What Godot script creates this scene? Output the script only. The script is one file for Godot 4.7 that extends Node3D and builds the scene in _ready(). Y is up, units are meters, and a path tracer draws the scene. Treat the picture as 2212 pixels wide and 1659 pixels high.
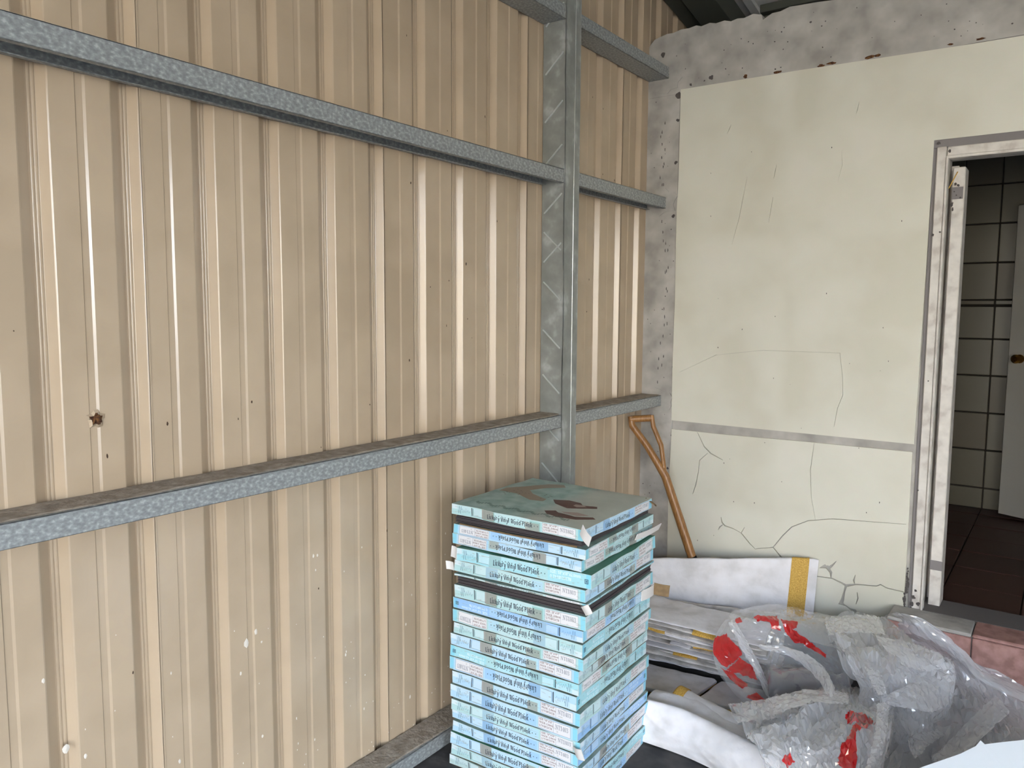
extends Node3D
# A corner of a steel-clad shed: ribbed beige cladding on the left, a plastered wall with a doorway behind,
# a stack of vinyl plank cartons, folded bulk sacks, a spade and a heap of clear plastic film.

const CARTONS := [
	[0.4120, 0.8280, 1.4388, 0.0370, 1.91],
	[0.4194, 0.7720, 1.4384, 0.0340, 2.17],
	[0.4100, 0.7350, 1.4344, 0.0370, 1.15],
	[0.4329, 0.6900, 1.4424, 0.0450, 3.62],
	[0.4214, 0.6500, 1.4380, 0.0400, 2.00],
	[0.4255, 0.6110, 1.4420, 0.0390, 2.77],
	[0.4228, 0.5660, 1.4396, 0.0450, 2.34],
	[0.4160, 0.5280, 1.4364, 0.0380, 1.83],
	[0.4127, 0.4840, 1.4384, 0.0440, 2.17],
	[0.4174, 0.4460, 1.4372, 0.0380, 2.09],
	[0.4052, 0.4050, 1.4372, 0.0410, 1.74],
	[0.4039, 0.3660, 1.4356, 0.0390, 1.74],
	[0.4005, 0.3200, 1.4360, 0.0460, 1.23],
	[0.4106, 0.2760, 1.4364, 0.0440, 1.91],
	[0.4073, 0.2310, 1.4400, 0.0450, 1.49],
	[0.4086, 0.1920, 1.4408, 0.0390, 2.94],
	[0.4073, 0.1550, 1.4336, 0.0370, 1.23],
	[0.4133, 0.1170, 1.4364, 0.0380, 2.26],
	[0.4059, 0.0740, 1.4408, 0.0430, 2.43],
	[0.4079, 0.0360, 1.4380, 0.0380, 1.74],
	[0.4012, 0.0000, 1.4388, 0.0360, 1.74],
]

const FILM := {
	"flap": [
		[[0.681, 0.250, 0.597], [0.699, 0.250, 0.573], [0.729, 0.250, 0.573]],
		[[0.676, 0.200, 0.703], [0.718, 0.200, 0.671], [0.757, 0.200, 0.616]],
		[[0.724, 0.140, 0.778], [0.771, 0.140, 0.729], [0.811, 0.140, 0.640]],
		[[0.813, 0.090, 0.821], [0.843, 0.090, 0.768], [0.869, 0.090, 0.681]],
		[[0.893, 0.050, 0.800], [0.905, 0.050, 0.775], [0.916, 0.050, 0.725]],
	],
	"veil": [
		[[0.665, 0.235, 0.505], [0.722, 0.235, 0.306], [0.821, 0.235, 0.250], [0.951, 0.235, 0.241], [1.059, 0.235, 0.239]],
		[[0.719, 0.260, 0.628], [0.786, 0.260, 0.502], [0.884, 0.260, 0.464], [1.002, 0.260, 0.443], [1.122, 0.260, 0.450]],
		[[0.735, 0.210, 0.618], [0.817, 0.210, 0.534], [0.918, 0.210, 0.512], [1.036, 0.210, 0.537], [1.144, 0.210, 0.578]],
		[[0.753, 0.150, 0.584], [0.834, 0.150, 0.524], [0.940, 0.150, 0.521], [1.060, 0.150, 0.553], [1.155, 0.150, 0.617]],
		[[0.816, 0.090, 0.628], [0.888, 0.090, 0.574], [0.985, 0.090, 0.548], [1.075, 0.090, 0.572], [1.155, 0.090, 0.641]],
	],
	"clump": [
		[[0.877, 0.100, 0.953], [0.972, 0.100, 0.794], [1.073, 0.100, 0.633], [1.186, 0.100, 0.566], [1.283, 0.100, 0.549]],
		[[0.970, 0.210, 1.216], [1.053, 0.210, 1.076], [1.149, 0.210, 0.950], [1.246, 0.210, 0.877], [1.342, 0.210, 0.861]],
		[[1.053, 0.250, 1.364], [1.120, 0.250, 1.258], [1.201, 0.250, 1.166], [1.289, 0.250, 1.094], [1.372, 0.250, 1.096]],
		[[1.117, 0.240, 1.440], [1.169, 0.240, 1.359], [1.240, 0.240, 1.292], [1.319, 0.240, 1.233], [1.383, 0.240, 1.242]],
		[[1.152, 0.150, 1.397], [1.188, 0.150, 1.344], [1.251, 0.150, 1.297], [1.314, 0.150, 1.250], [1.361, 0.150, 1.242]],
		[[1.141, 0.030, 1.299], [1.184, 0.030, 1.267], [1.239, 0.030, 1.226], [1.293, 0.030, 1.186], [1.337, 0.030, 1.153]],
	],
	"hood": [
		[[0.958, 0.200, 0.190], [1.078, 0.200, 0.074], [1.224, 0.231, 0.200], [1.344, 0.200, 0.228], [1.435, 0.200, 0.333]],
		[[1.069, 0.280, 0.547], [1.177, 0.280, 0.487], [1.289, 0.280, 0.502], [1.388, 0.280, 0.522], [1.473, 0.280, 0.582]],
		[[1.161, 0.270, 0.702], [1.242, 0.270, 0.730], [1.312, 0.270, 0.677], [1.392, 0.270, 0.651], [1.485, 0.270, 0.639]],
		[[1.199, 0.220, 0.760], [1.270, 0.220, 0.788], [1.338, 0.220, 0.736], [1.415, 0.220, 0.698], [1.485, 0.220, 0.685]],
		[[1.233, 0.150, 0.803], [1.298, 0.150, 0.809], [1.360, 0.150, 0.763], [1.421, 0.150, 0.717], [1.471, 0.150, 0.681]],
		[[1.268, 0.070, 0.815], [1.326, 0.070, 0.824], [1.377, 0.070, 0.802], [1.415, 0.070, 0.740], [1.440, 0.070, 0.670]],
	],
	"drift": [
		[[1.125, 0.173, 0.030], [1.262, 0.297, 0.200], [1.401, 0.243, 0.200], [1.529, 0.149, 0.200], [1.690, 0.105, 0.200]],
		[[1.185, 0.140, 0.151], [1.316, 0.192, 0.200], [1.451, 0.173, 0.200], [1.568, 0.120, 0.211], [1.707, 0.100, 0.273]],
		[[1.266, 0.100, 0.316], [1.391, 0.100, 0.246], [1.500, 0.080, 0.252], [1.606, 0.060, 0.295], [1.725, 0.050, 0.321]],
		[[1.318, 0.080, 0.616], [1.439, 0.100, 0.571], [1.547, 0.100, 0.547], [1.640, 0.090, 0.546], [1.742, 0.080, 0.535]],
		[[1.317, 0.060, 0.924], [1.444, 0.060, 0.797], [1.566, 0.060, 0.738], [1.665, 0.060, 0.727], [1.770, 0.060, 0.707]],
		[[1.311, 0.020, 1.086], [1.457, 0.020, 0.978], [1.584, 0.020, 0.911], [1.686, 0.020, 0.862], [1.797, 0.020, 0.806]],
	],
}

const FOLDS := [
	["hood", [[[1.214, 0.300, 0.517], [1.305, 0.300, 0.513], [1.395, 0.300, 0.526], [1.462, 0.300, 0.592]], [[1.258, 0.295, 0.595], [1.338, 0.295, 0.610], [1.412, 0.295, 0.601], [1.467, 0.295, 0.601]], [[1.299, 0.280, 0.648], [1.368, 0.280, 0.682], [1.426, 0.280, 0.651], [1.470, 0.280, 0.584]]]],
	["hood", [[[1.308, 0.250, 0.889], [1.361, 0.250, 0.761], [1.413, 0.250, 0.642], [1.467, 0.250, 0.539]], [[1.310, 0.241, 0.897], [1.378, 0.241, 0.820], [1.434, 0.241, 0.747], [1.475, 0.241, 0.654]], [[1.308, 0.220, 0.880], [1.391, 0.220, 0.854], [1.452, 0.220, 0.826], [1.481, 0.220, 0.743]]]],
	["veil", [[[0.864, 0.250, 0.737], [0.954, 0.250, 0.700], [1.043, 0.250, 0.727], [1.118, 0.250, 0.805], [1.182, 0.250, 0.946]], [[0.868, 0.245, 0.747], [0.958, 0.245, 0.725], [1.044, 0.246, 0.765], [1.116, 0.246, 0.846], [1.176, 0.246, 0.968]], [[0.863, 0.230, 0.732], [0.954, 0.230, 0.726], [1.039, 0.230, 0.777], [1.108, 0.230, 0.862], [1.166, 0.230, 0.966]]]],
	["hood", [[[1.207, 0.270, 0.690], [1.250, 0.270, 0.807], [1.304, 0.270, 0.929]], [[1.221, 0.270, 0.669], [1.269, 0.271, 0.794], [1.315, 0.271, 0.919]], [[1.230, 0.260, 0.623], [1.283, 0.260, 0.757], [1.322, 0.260, 0.884]]]],
	["hood", [[[1.010, 0.270, 0.410], [1.085, 0.270, 0.285], [1.178, 0.270, 0.238]], [[1.044, 0.285, 0.515], [1.119, 0.285, 0.408], [1.211, 0.285, 0.366]], [[1.072, 0.290, 0.594], [1.149, 0.290, 0.506], [1.239, 0.290, 0.469]]]],
	["drift", [[[1.194, 0.234, 0.030], [1.336, 0.272, 0.200], [1.450, 0.209, 0.200], [1.546, 0.147, 0.229], [1.684, 0.130, 0.266]], [[1.197, 0.215, 0.043], [1.335, 0.251, 0.213], [1.444, 0.192, 0.213], [1.542, 0.142, 0.267], [1.687, 0.126, 0.316]], [[1.196, 0.186, 0.030], [1.331, 0.220, 0.200], [1.437, 0.164, 0.200], [1.537, 0.125, 0.279], [1.688, 0.111, 0.339]]]],
	["clump", [[[0.891, 0.190, 1.122], [0.964, 0.190, 1.029], [1.039, 0.190, 0.927]], [[0.933, 0.206, 1.198], [1.000, 0.206, 1.119], [1.068, 0.206, 1.026]], [[0.968, 0.210, 1.251], [1.029, 0.210, 1.185], [1.089, 0.210, 1.102]]]],
	["clump", [[[1.316, 0.280, 1.008], [1.343, 0.280, 1.182], [1.362, 0.280, 1.404]], [[1.330, 0.281, 0.990], [1.358, 0.281, 1.175], [1.378, 0.282, 1.396]], [[1.341, 0.270, 0.948], [1.368, 0.270, 1.142], [1.390, 0.270, 1.363]]]],
	["clump", [[[1.004, 0.220, 1.063], [1.083, 0.220, 0.927], [1.199, 0.220, 0.860]], [[1.038, 0.241, 1.149], [1.113, 0.241, 1.012], [1.220, 0.241, 0.941]], [[1.064, 0.250, 1.212], [1.136, 0.250, 1.072], [1.235, 0.250, 0.998]]]],
	["drift", [[[1.589, 0.150, 0.419], [1.518, 0.124, 0.676], [1.455, 0.097, 0.897]], [[1.614, 0.151, 0.480], [1.543, 0.126, 0.716], [1.482, 0.101, 0.917]], [[1.638, 0.140, 0.514], [1.565, 0.115, 0.732], [1.507, 0.091, 0.912]]]],
	["drift", [[[1.385, 0.120, 0.869], [1.397, 0.099, 0.675], [1.470, 0.078, 0.459]], [[1.404, 0.126, 0.932], [1.426, 0.105, 0.737], [1.491, 0.084, 0.532]], [[1.420, 0.120, 0.969], [1.452, 0.099, 0.775], [1.511, 0.078, 0.580]]]],
	["flap", [[[0.703, 0.255, 0.625], [0.777, 0.191, 0.680], [0.841, 0.127, 0.705], [0.921, 0.064, 0.775]], [[0.718, 0.258, 0.621], [0.795, 0.195, 0.677], [0.857, 0.132, 0.706], [0.928, 0.069, 0.772]], [[0.725, 0.250, 0.593], [0.805, 0.188, 0.649], [0.864, 0.125, 0.681], [0.928, 0.062, 0.745]]]],
]


var mats := {}
var used := {}
var rng := RandomNumberGenerator.new()
var crease := FastNoiseLite.new()
var soft := FastNoiseLite.new()


func _ready() -> void:
	rng.seed = 7
	crease.seed = 11
	crease.noise_type = FastNoiseLite.TYPE_SIMPLEX_SMOOTH
	crease.fractal_type = FastNoiseLite.FRACTAL_NONE
	crease.frequency = 1.0
	soft.seed = 5
	soft.noise_type = FastNoiseLite.TYPE_SIMPLEX_SMOOTH
	soft.fractal_type = FastNoiseLite.FRACTAL_NONE
	soft.frequency = 1.0
	# camera
	var cam := Camera3D.new()
	cam.name = "camera"
	cam.position = Vector3(1.734, 1.47, 3.49)
	cam.rotation = Vector3(-0.0945988, 0.6298151, 0.0060966)
	cam.fov = 53.075
	cam.near = 0.05
	cam.far = 200.0
	cam.current = true
	add_child(cam)
	# sky
	var sky_mat := ProceduralSkyMaterial.new()
	sky_mat.sky_top_color = Color(0.66, 0.77, 0.92)
	sky_mat.sky_horizon_color = Color(0.93, 0.95, 0.97)
	sky_mat.sky_curve = 0.35
	sky_mat.ground_bottom_color = Color(0.42, 0.40, 0.37)
	sky_mat.ground_horizon_color = Color(0.62, 0.60, 0.56)
	sky_mat.energy_multiplier = 5.0
	var sky := Sky.new()
	sky.sky_material = sky_mat
	var env := Environment.new()
	env.background_mode = Environment.BG_SKY
	env.sky = sky
	env.tonemap_mode = Environment.TONE_MAPPER_LINEAR
	env.tonemap_exposure = 4.8
	env.sdfgi_enabled = true
	env.ssao_enabled = true
	env.ssil_enabled = true
	var we := WorldEnvironment.new()
	we.name = "world_environment"
	we.environment = env
	add_child(we)
	# sun: high behind the building, it only reaches the yard
	var sun := DirectionalLight3D.new()
	sun.name = "sun"
	sun.light_color = Color(1.0, 0.97, 0.92)
	sun.light_energy = 3.2
	sun.light_angular_distance = 0.6
	sun.shadow_enabled = true
	add_child(sun)
	sun.look_at_from_position(Vector3(-3, 8, -7), Vector3(0, 0, 0))
	make_materials()
	build_shell()
	build_cladding()
	build_back_wall()
	build_step_and_bathroom()
	build_steel()
	build_roof()
	build_cartons()
	build_spade()
	build_sacks()
	build_film()
	build_bundle()


# ---------------------------------------------------------------- helpers

func numbered(called: String) -> String:
	if not used.has(called):
		used[called] = 0
		return called
	used[called] += 1
	return "%s_%03d" % [called, used[called]]


func tag(o: Node, label: String, category := "", group := "", kind := "") -> void:
	if label != "":
		o.set_meta("label", label)
	if category != "":
		o.set_meta("category", category)
	if group != "":
		o.set_meta("group", group)
	if kind != "":
		o.set_meta("kind", kind)


func thing(called: String, label: String, category: String, at := Vector3.ZERO, group := "") -> Node3D:
	var o := Node3D.new()
	o.name = numbered(called)
	add_child(o)
	o.position = at
	tag(o, label, category, group)
	return o


func struct(called: String, label: String) -> Node3D:
	var o := Node3D.new()
	o.name = numbered(called)
	add_child(o)
	tag(o, label, "", "", "structure")
	o.set_meta("category", called.get_slice("_", 0))
	return o


func new_st() -> SurfaceTool:
	var st := SurfaceTool.new()
	st.begin(Mesh.PRIMITIVE_TRIANGLES)
	return st


func put(mesh: Mesh, called: String, m: Material, parent: Node, at := Vector3.ZERO) -> MeshInstance3D:
	var o := MeshInstance3D.new()
	o.mesh = mesh
	if m:
		o.material_override = m
	o.name = called
	o.position = at
	parent.add_child(o, true)
	return o


func commit(st: SurfaceTool, called: String, m: Material, parent: Node) -> MeshInstance3D:
	return put(st.commit(), called, m, parent)


# a, b, c counter-clockwise seen from outside
func tri(st: SurfaceTool, a: Vector3, b: Vector3, c: Vector3, ua := Vector2.ZERO, ub := Vector2.ZERO, uc := Vector2.ZERO) -> void:
	var n := (b - a).cross(c - a).normalized()
	st.set_normal(n)
	st.set_uv(ua)
	st.add_vertex(a)
	st.set_normal(n)
	st.set_uv(uc)
	st.add_vertex(c)
	st.set_normal(n)
	st.set_uv(ub)
	st.add_vertex(b)


func quad(st: SurfaceTool, a: Vector3, b: Vector3, c: Vector3, d: Vector3, ua := Vector2(0, 1), ub := Vector2(1, 1), uc := Vector2(1, 0), ud := Vector2(0, 0)) -> void:
	tri(st, a, b, c, ua, ub, uc)
	tri(st, a, c, d, ua, uc, ud)


# chamfered box between two corners, turned and placed by t
func bbox(st: SurfaceTool, lo: Vector3, hi: Vector3, bev := 0.002, t := Transform3D.IDENTITY) -> void:
	var c := (lo + hi) / 2.0
	var h := (hi - lo) / 2.0
	var b := minf(bev, minf(h.x, minf(h.y, h.z)) * 0.9)
	var v := func(sx: float, sy: float, sz: float, ax: int) -> Vector3:
		var p := Vector3(sx * (h.x - b), sy * (h.y - b), sz * (h.z - b))
		if ax == 0:
			p.x = sx * h.x
		elif ax == 1:
			p.y = sy * h.y
		else:
			p.z = sz * h.z
		return t * (c + p)
	var q := func(p: Array, out: Vector3) -> void:
		var n: Vector3 = (p[1] - p[0]).cross(p[2] - p[0])
		if n.dot(t.basis * out) < 0:
			p.reverse()
		if p.size() == 4:
			quad(st, p[0], p[1], p[2], p[3])
		else:
			tri(st, p[0], p[1], p[2])
	for s in [-1.0, 1.0]:
		q.call([v.call(s, -1, -1, 0), v.call(s, 1, -1, 0), v.call(s, 1, 1, 0), v.call(s, -1, 1, 0)], Vector3(s, 0, 0))
		q.call([v.call(-1, s, -1, 1), v.call(1, s, -1, 1), v.call(1, s, 1, 1), v.call(-1, s, 1, 1)], Vector3(0, s, 0))
		q.call([v.call(-1, -1, s, 2), v.call(1, -1, s, 2), v.call(1, 1, s, 2), v.call(-1, 1, s, 2)], Vector3(0, 0, s))
		for r in [-1.0, 1.0]:
			q.call([v.call(s, r, -1, 0), v.call(s, r, 1, 0), v.call(s, r, 1, 1), v.call(s, r, -1, 1)], Vector3(s, r, 0))
			q.call([v.call(s, -1, r, 0), v.call(s, 1, r, 0), v.call(s, 1, r, 2), v.call(s, -1, r, 2)], Vector3(s, 0, r))
			q.call([v.call(-1, s, r, 1), v.call(1, s, r, 1), v.call(1, s, r, 2), v.call(-1, s, r, 2)], Vector3(0, s, r))
			for w in [-1.0, 1.0]:
				q.call([v.call(s, r, w, 0), v.call(s, r, w, 1), v.call(s, r, w, 2)], Vector3(s, r, w))


func box_part(called: String, lo: Vector3, hi: Vector3, m: Material, parent: Node, bev := 0.002, t := Transform3D.IDENTITY) -> MeshInstance3D:
	var st := new_st()
	bbox(st, lo, hi, bev, t)
	return commit(st, called, m, parent)


# closed outline in x and y (counter-clockwise seen from +z) pulled from z0 to z1
func extrude(st: SurfaceTool, outline: PackedVector2Array, z0: float, z1: float, t := Transform3D.IDENTITY) -> void:
	var idx := Geometry2D.triangulate_polygon(outline)
	for k in range(0, idx.size(), 3):
		var a := outline[idx[k]]
		var b := outline[idx[k + 1]]
		var c := outline[idx[k + 2]]
		if (b - a).cross(c - a) < 0:
			var w := b
			b = c
			c = w
		tri(st, t * Vector3(a.x, a.y, z1), t * Vector3(b.x, b.y, z1), t * Vector3(c.x, c.y, z1), a, b, c)
		tri(st, t * Vector3(a.x, a.y, z0), t * Vector3(c.x, c.y, z0), t * Vector3(b.x, b.y, z0), a, c, b)
	var n := outline.size()
	var area := 0.0
	for k in n:
		area += outline[k].cross(outline[(k + 1) % n])
	for k in n:
		var a := outline[k]
		var b := outline[(k + 1) % n]
		if area < 0:
			var w := a
			a = b
			b = w
		quad(st, t * Vector3(a.x, a.y, z0), t * Vector3(b.x, b.y, z0), t * Vector3(b.x, b.y, z1), t * Vector3(a.x, a.y, z1))


# tube through points with a radius at each, optionally flattened
func tube(st: SurfaceTool, pts: Array, radii: Array, sides := 12, flat := 1.0, side_hint := Vector3.RIGHT) -> void:
	var rings := []
	var norms := []
	for i in pts.size():
		var d: Vector3 = (pts[mini(i + 1, pts.size() - 1)] - pts[maxi(i - 1, 0)]).normalized()
		var s := d.cross(side_hint).normalized()
		var w := s.cross(d).normalized()
		var ring := []
		var nr := []
		for k in sides:
			var a := TAU * k / sides
			ring.append(pts[i] + (w * cos(a) + s * sin(a) * flat) * radii[i])
			nr.append((w * cos(a) * flat + s * sin(a)).normalized())
		rings.append(ring)
		norms.append(nr)
	for i in pts.size() - 1:
		for k in sides:
			var j := (k + 1) % sides
			smooth_quad(st, rings[i][k], rings[i][j], rings[i + 1][j], rings[i + 1][k], norms[i][k], norms[i][j], norms[i + 1][j], norms[i + 1][k])
	for e in [0, pts.size() - 1]:
		for k in sides:
			var j := (k + 1) % sides
			if e == 0:
				tri(st, pts[e], rings[e][j], rings[e][k])
			else:
				tri(st, pts[e], rings[e][k], rings[e][j])


func smooth_quad(st: SurfaceTool, a: Vector3, b: Vector3, c: Vector3, d: Vector3, na: Vector3, nb: Vector3, nc: Vector3, nd: Vector3) -> void:
	var flip := (b - a).cross(c - a).dot(na + nc) < 0
	var p := [a, b, c, d]
	var n := [na, nb, nc, nd]
	for k in ([0, 1, 2, 0, 2, 3] if flip else [0, 2, 1, 0, 3, 2]):
		st.set_normal(n[k])
		st.set_uv(Vector2(p[k].z, p[k].y))
		st.add_vertex(p[k])


func catmull(a: Vector3, b: Vector3, c: Vector3, d: Vector3, t: float) -> Vector3:
	return 0.5 * (2.0 * b + (c - a) * t + (2.0 * a - 5.0 * b + 4.0 * c - d) * t * t + (3.0 * b - a - 3.0 * c + d) * t * t * t)


func along(row: Array, u: float) -> Vector3:
	var n := row.size() - 1
	var f := clampf(u, 0.0, 1.0) * n
	var i := mini(int(f), n - 1)
	return catmull(row[maxi(i - 1, 0)], row[i], row[i + 1], row[mini(i + 2, n)], f - i)


func surface_at(rows: Array, u: float, v: float) -> Vector3:
	var col := []
	for r in rows:
		col.append(along(r, u))
	return along(col, v)


func ridge(p: Vector3, f: float) -> float:
	return 1.0 - 2.0 * absf(crease.get_noise_3dv(p * f))


# grid of points -> surface with smooth normals; red polygons in (u, v) pick the cells of a second surface
func grid_mesh(pts: Array, red := [], m0: Material = null, m1: Material = null, smooth := true) -> ArrayMesh:
	var nv := pts.size()
	var nu: int = pts[0].size()
	var norm := []
	for j in nv:
		var row := PackedVector3Array()
		for i in nu:
			var du: Vector3 = pts[j][mini(i + 1, nu - 1)] - pts[j][maxi(i - 1, 0)]
			var dv: Vector3 = pts[mini(j + 1, nv - 1)][i] - pts[maxi(j - 1, 0)][i]
			row.append(dv.cross(du).normalized())
		norm.append(row)
	var a := new_st()
	var b := new_st()
	var any := false
	for j in nv - 1:
		for i in nu - 1:
			var st := a
			if red.size() > 0 and in_poly(red, (i + 0.5) / (nu - 1), (j + 0.5) / (nv - 1)):
				st = b
				any = true
			if smooth:
				smooth_quad(st, pts[j][i], pts[j + 1][i], pts[j + 1][i + 1], pts[j][i + 1], norm[j][i], norm[j + 1][i], norm[j + 1][i + 1], norm[j][i + 1])
			else:
				quad(st, pts[j][i], pts[j + 1][i], pts[j + 1][i + 1], pts[j][i + 1])
	var mesh := a.commit()
	mesh.surface_set_material(0, m0)
	if any:
		b.commit(mesh)
		mesh.surface_set_material(1, m1)
	return mesh


# ---------------------------------------------------------------- materials

func plain(c: Color, rough := 0.7, metal := 0.0, spec := 0.5) -> StandardMaterial3D:
	var m := StandardMaterial3D.new()
	m.albedo_color = c
	m.roughness = rough
	m.metallic = metal
	m.metallic_specular = spec
	return m


func noise_tex(sd: int, freq: float, cols: Array, offs: Array, type := FastNoiseLite.TYPE_SIMPLEX_SMOOTH, size := 512, octaves := 4, cell := false) -> NoiseTexture2D:
	var n := FastNoiseLite.new()
	n.seed = sd
	n.noise_type = type
	n.frequency = freq
	n.fractal_octaves = octaves
	if cell:
		n.cellular_return_type = FastNoiseLite.RETURN_CELL_VALUE
		n.cellular_jitter = 1.0
		n.fractal_type = FastNoiseLite.FRACTAL_NONE
	var g := Gradient.new()
	g.colors = PackedColorArray(cols)
	g.offsets = PackedFloat32Array(offs)
	var t := NoiseTexture2D.new()
	t.width = size
	t.height = size
	t.seamless = true
	t.noise = n
	t.color_ramp = g
	return t


func bump_tex(sd: int, freq: float, strength: float, size := 512, octaves := 4) -> NoiseTexture2D:
	var n := FastNoiseLite.new()
	n.seed = sd
	n.noise_type = FastNoiseLite.TYPE_SIMPLEX_SMOOTH
	n.frequency = freq
	n.fractal_octaves = octaves
	var t := NoiseTexture2D.new()
	t.width = size
	t.height = size
	t.seamless = true
	t.as_normal_map = true
	t.bump_strength = strength
	t.noise = n
	return t


func mottled(sd: int, freq: float, cols: Array, offs: Array, scale: float, rough := 0.8, metal := 0.0, bump := 0.0, bump_freq := 0.02, type := FastNoiseLite.TYPE_SIMPLEX_SMOOTH, cell := false) -> StandardMaterial3D:
	var m := plain(Color.WHITE, rough, metal)
	m.albedo_texture = noise_tex(sd, freq, cols, offs, type, 512, 4, cell)
	m.uv1_triplanar = true
	m.uv1_world_triplanar = true
	m.uv1_scale = Vector3.ONE * scale
	if bump > 0.0:
		m.normal_enabled = true
		m.normal_texture = bump_tex(sd + 50, bump_freq, 6.0)
		m.normal_scale = bump
	return m


func make_materials() -> void:
	mats.beige = mottled(1, 0.006, [Color(0.70, 0.625, 0.53), Color(0.715, 0.64, 0.545), Color(0.73, 0.655, 0.56)], [0.25, 0.5, 0.8], 0.9, 0.2)
	mats.beige.metallic_specular = 0.55
	mats.galv = mottled(2, 0.02, [Color(0.52, 0.535, 0.535), Color(0.585, 0.60, 0.60), Color(0.61, 0.625, 0.625), Color(0.72, 0.735, 0.735)], [0.2, 0.48, 0.62, 0.86], 3.2, 0.45, 0.2)
	mats.galv.uv1_scale = Vector3(8, 8, 6)
	mats.galv_post = mottled(3, 0.008, [Color(0.52, 0.53, 0.515), Color(0.56, 0.57, 0.555), Color(0.59, 0.60, 0.585), Color(0.70, 0.715, 0.71)], [0.2, 0.5, 0.68, 0.92], 2.0, 0.5, 0.2)
	mats.lacing = plain(Color(0.74, 0.76, 0.75), 0.35, 0.3)
	mats.seam = plain(Color(0.85, 0.85, 0.83), 0.2, 0.8)
	mats.galv_in = plain(Color(0.36, 0.39, 0.40), 0.6, 0.3)
	mats.dust = mottled(4, 0.02, [Color(0.52, 0.48, 0.43), Color(0.59, 0.55, 0.50), Color(0.66, 0.62, 0.57)], [0.2, 0.5, 0.85], 2.0, 1.0, 0.0, 0.5, 0.05)
	mats.concrete = mottled(5, 0.008, [Color(0.60, 0.585, 0.565), Color(0.67, 0.655, 0.63), Color(0.70, 0.685, 0.66), Color(0.75, 0.735, 0.71)], [0.1, 0.42, 0.62, 0.9], 1.3, 0.9, 0.0, 0.45, 0.012)
	mats.stain = plain(Color(0.34, 0.32, 0.31), 0.95)
	mats.rust = mottled(6, 0.03, [Color(0.20, 0.12, 0.08), Color(0.36, 0.22, 0.12), Color(0.50, 0.36, 0.18)], [0.2, 0.5, 0.85], 6.0, 0.95)
	mats.plaster = mottled(7, 0.004, [Color(0.835, 0.82, 0.76), Color(0.86, 0.85, 0.795), Color(0.88, 0.87, 0.82)], [0.2, 0.5, 0.85], 0.8, 0.55, 0.0, 0.16, 0.01)
	mats.white_paint = mottled(8, 0.01, [Color(0.76, 0.73, 0.70), Color(0.84, 0.82, 0.79), Color(0.88, 0.86, 0.83)], [0.15, 0.45, 0.8], 2.5, 0.5)
	mats.bare = plain(Color(0.52, 0.50, 0.50), 0.9)
	mats.black = plain(Color(0.05, 0.05, 0.05), 0.9)
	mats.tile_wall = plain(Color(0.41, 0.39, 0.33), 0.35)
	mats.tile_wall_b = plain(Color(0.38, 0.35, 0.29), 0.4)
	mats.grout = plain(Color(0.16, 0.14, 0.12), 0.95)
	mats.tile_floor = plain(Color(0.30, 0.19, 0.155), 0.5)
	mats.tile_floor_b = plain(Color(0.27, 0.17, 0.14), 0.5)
	mats.tile_pink = mottled(9, 0.01, [Color(0.60, 0.45, 0.42), Color(0.68, 0.52, 0.49), Color(0.73, 0.57, 0.54)], [0.2, 0.5, 0.85], 3.0, 0.5)
	mats.grout_light = plain(Color(0.42, 0.40, 0.39), 0.9)
	mats.door_leaf = plain(Color(0.68, 0.67, 0.64), 0.4)
	mats.brass = plain(Color(0.72, 0.55, 0.25), 0.25, 1.0)
	mats.floor = mottled(10, 0.01, [Color(0.17, 0.17, 0.18), Color(0.27, 0.26, 0.26), Color(0.36, 0.35, 0.34)], [0.2, 0.5, 0.85], 0.9, 0.9, 0.0, 0.3)
	mats.yard = mottled(12, 0.01, [Color(0.45, 0.44, 0.42), Color(0.53, 0.51, 0.49)], [0.2, 0.85], 0.4, 0.95)
	mats.cream = plain(Color(0.84, 0.80, 0.73), 0.95)
	mats.wall_other = plain(Color(0.70, 0.69, 0.66), 0.9)
	mats.roof = plain(Color(0.80, 0.80, 0.79), 0.7)
	mats.steel_dark = plain(Color(0.30, 0.31, 0.28), 0.75, 0.1)
	mats.steel_black = plain(Color(0.07, 0.065, 0.06), 0.9)
	mats.wood = mottled(13, 0.02, [Color(0.50, 0.34, 0.18), Color(0.60, 0.43, 0.25), Color(0.68, 0.50, 0.31)], [0.2, 0.5, 0.8], 3.0, 0.38)
	mats.wood.uv1_scale = Vector3(14, 1.5, 14)
	mats.sack = mottled(14, 0.008, [Color(0.80, 0.79, 0.79), Color(0.88, 0.87, 0.88), Color(0.91, 0.905, 0.92)], [0.1, 0.45, 0.8], 2.0, 0.6, 0.0, 0.25, 0.02)
	mats.sack_old = mottled(15, 0.01, [Color(0.70, 0.67, 0.64), Color(0.83, 0.81, 0.79), Color(0.88, 0.87, 0.86)], [0.15, 0.5, 0.8], 2.5, 0.7, 0.0, 0.3, 0.02)
	mats.strap = mottled(16, 0.05, [Color(0.66, 0.50, 0.20), Color(0.80, 0.64, 0.29), Color(0.86, 0.71, 0.38)], [0.2, 0.5, 0.8], 6.0, 0.7)
	mats.film = plain(Color(0.93, 0.94, 0.96, 0.20), 0.04, 0.0, 0.95)
	mats.film.transparency = BaseMaterial3D.TRANSPARENCY_ALPHA
	mats.film_thick = plain(Color(0.95, 0.955, 0.97, 0.4), 0.04, 0.0, 0.95)
	mats.film_thick.transparency = BaseMaterial3D.TRANSPARENCY_ALPHA
	mats.film_fold = plain(Color(0.95, 0.955, 0.97, 0.5), 0.04, 0.0, 0.95)
	mats.film_fold.transparency = BaseMaterial3D.TRANSPARENCY_ALPHA
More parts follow.
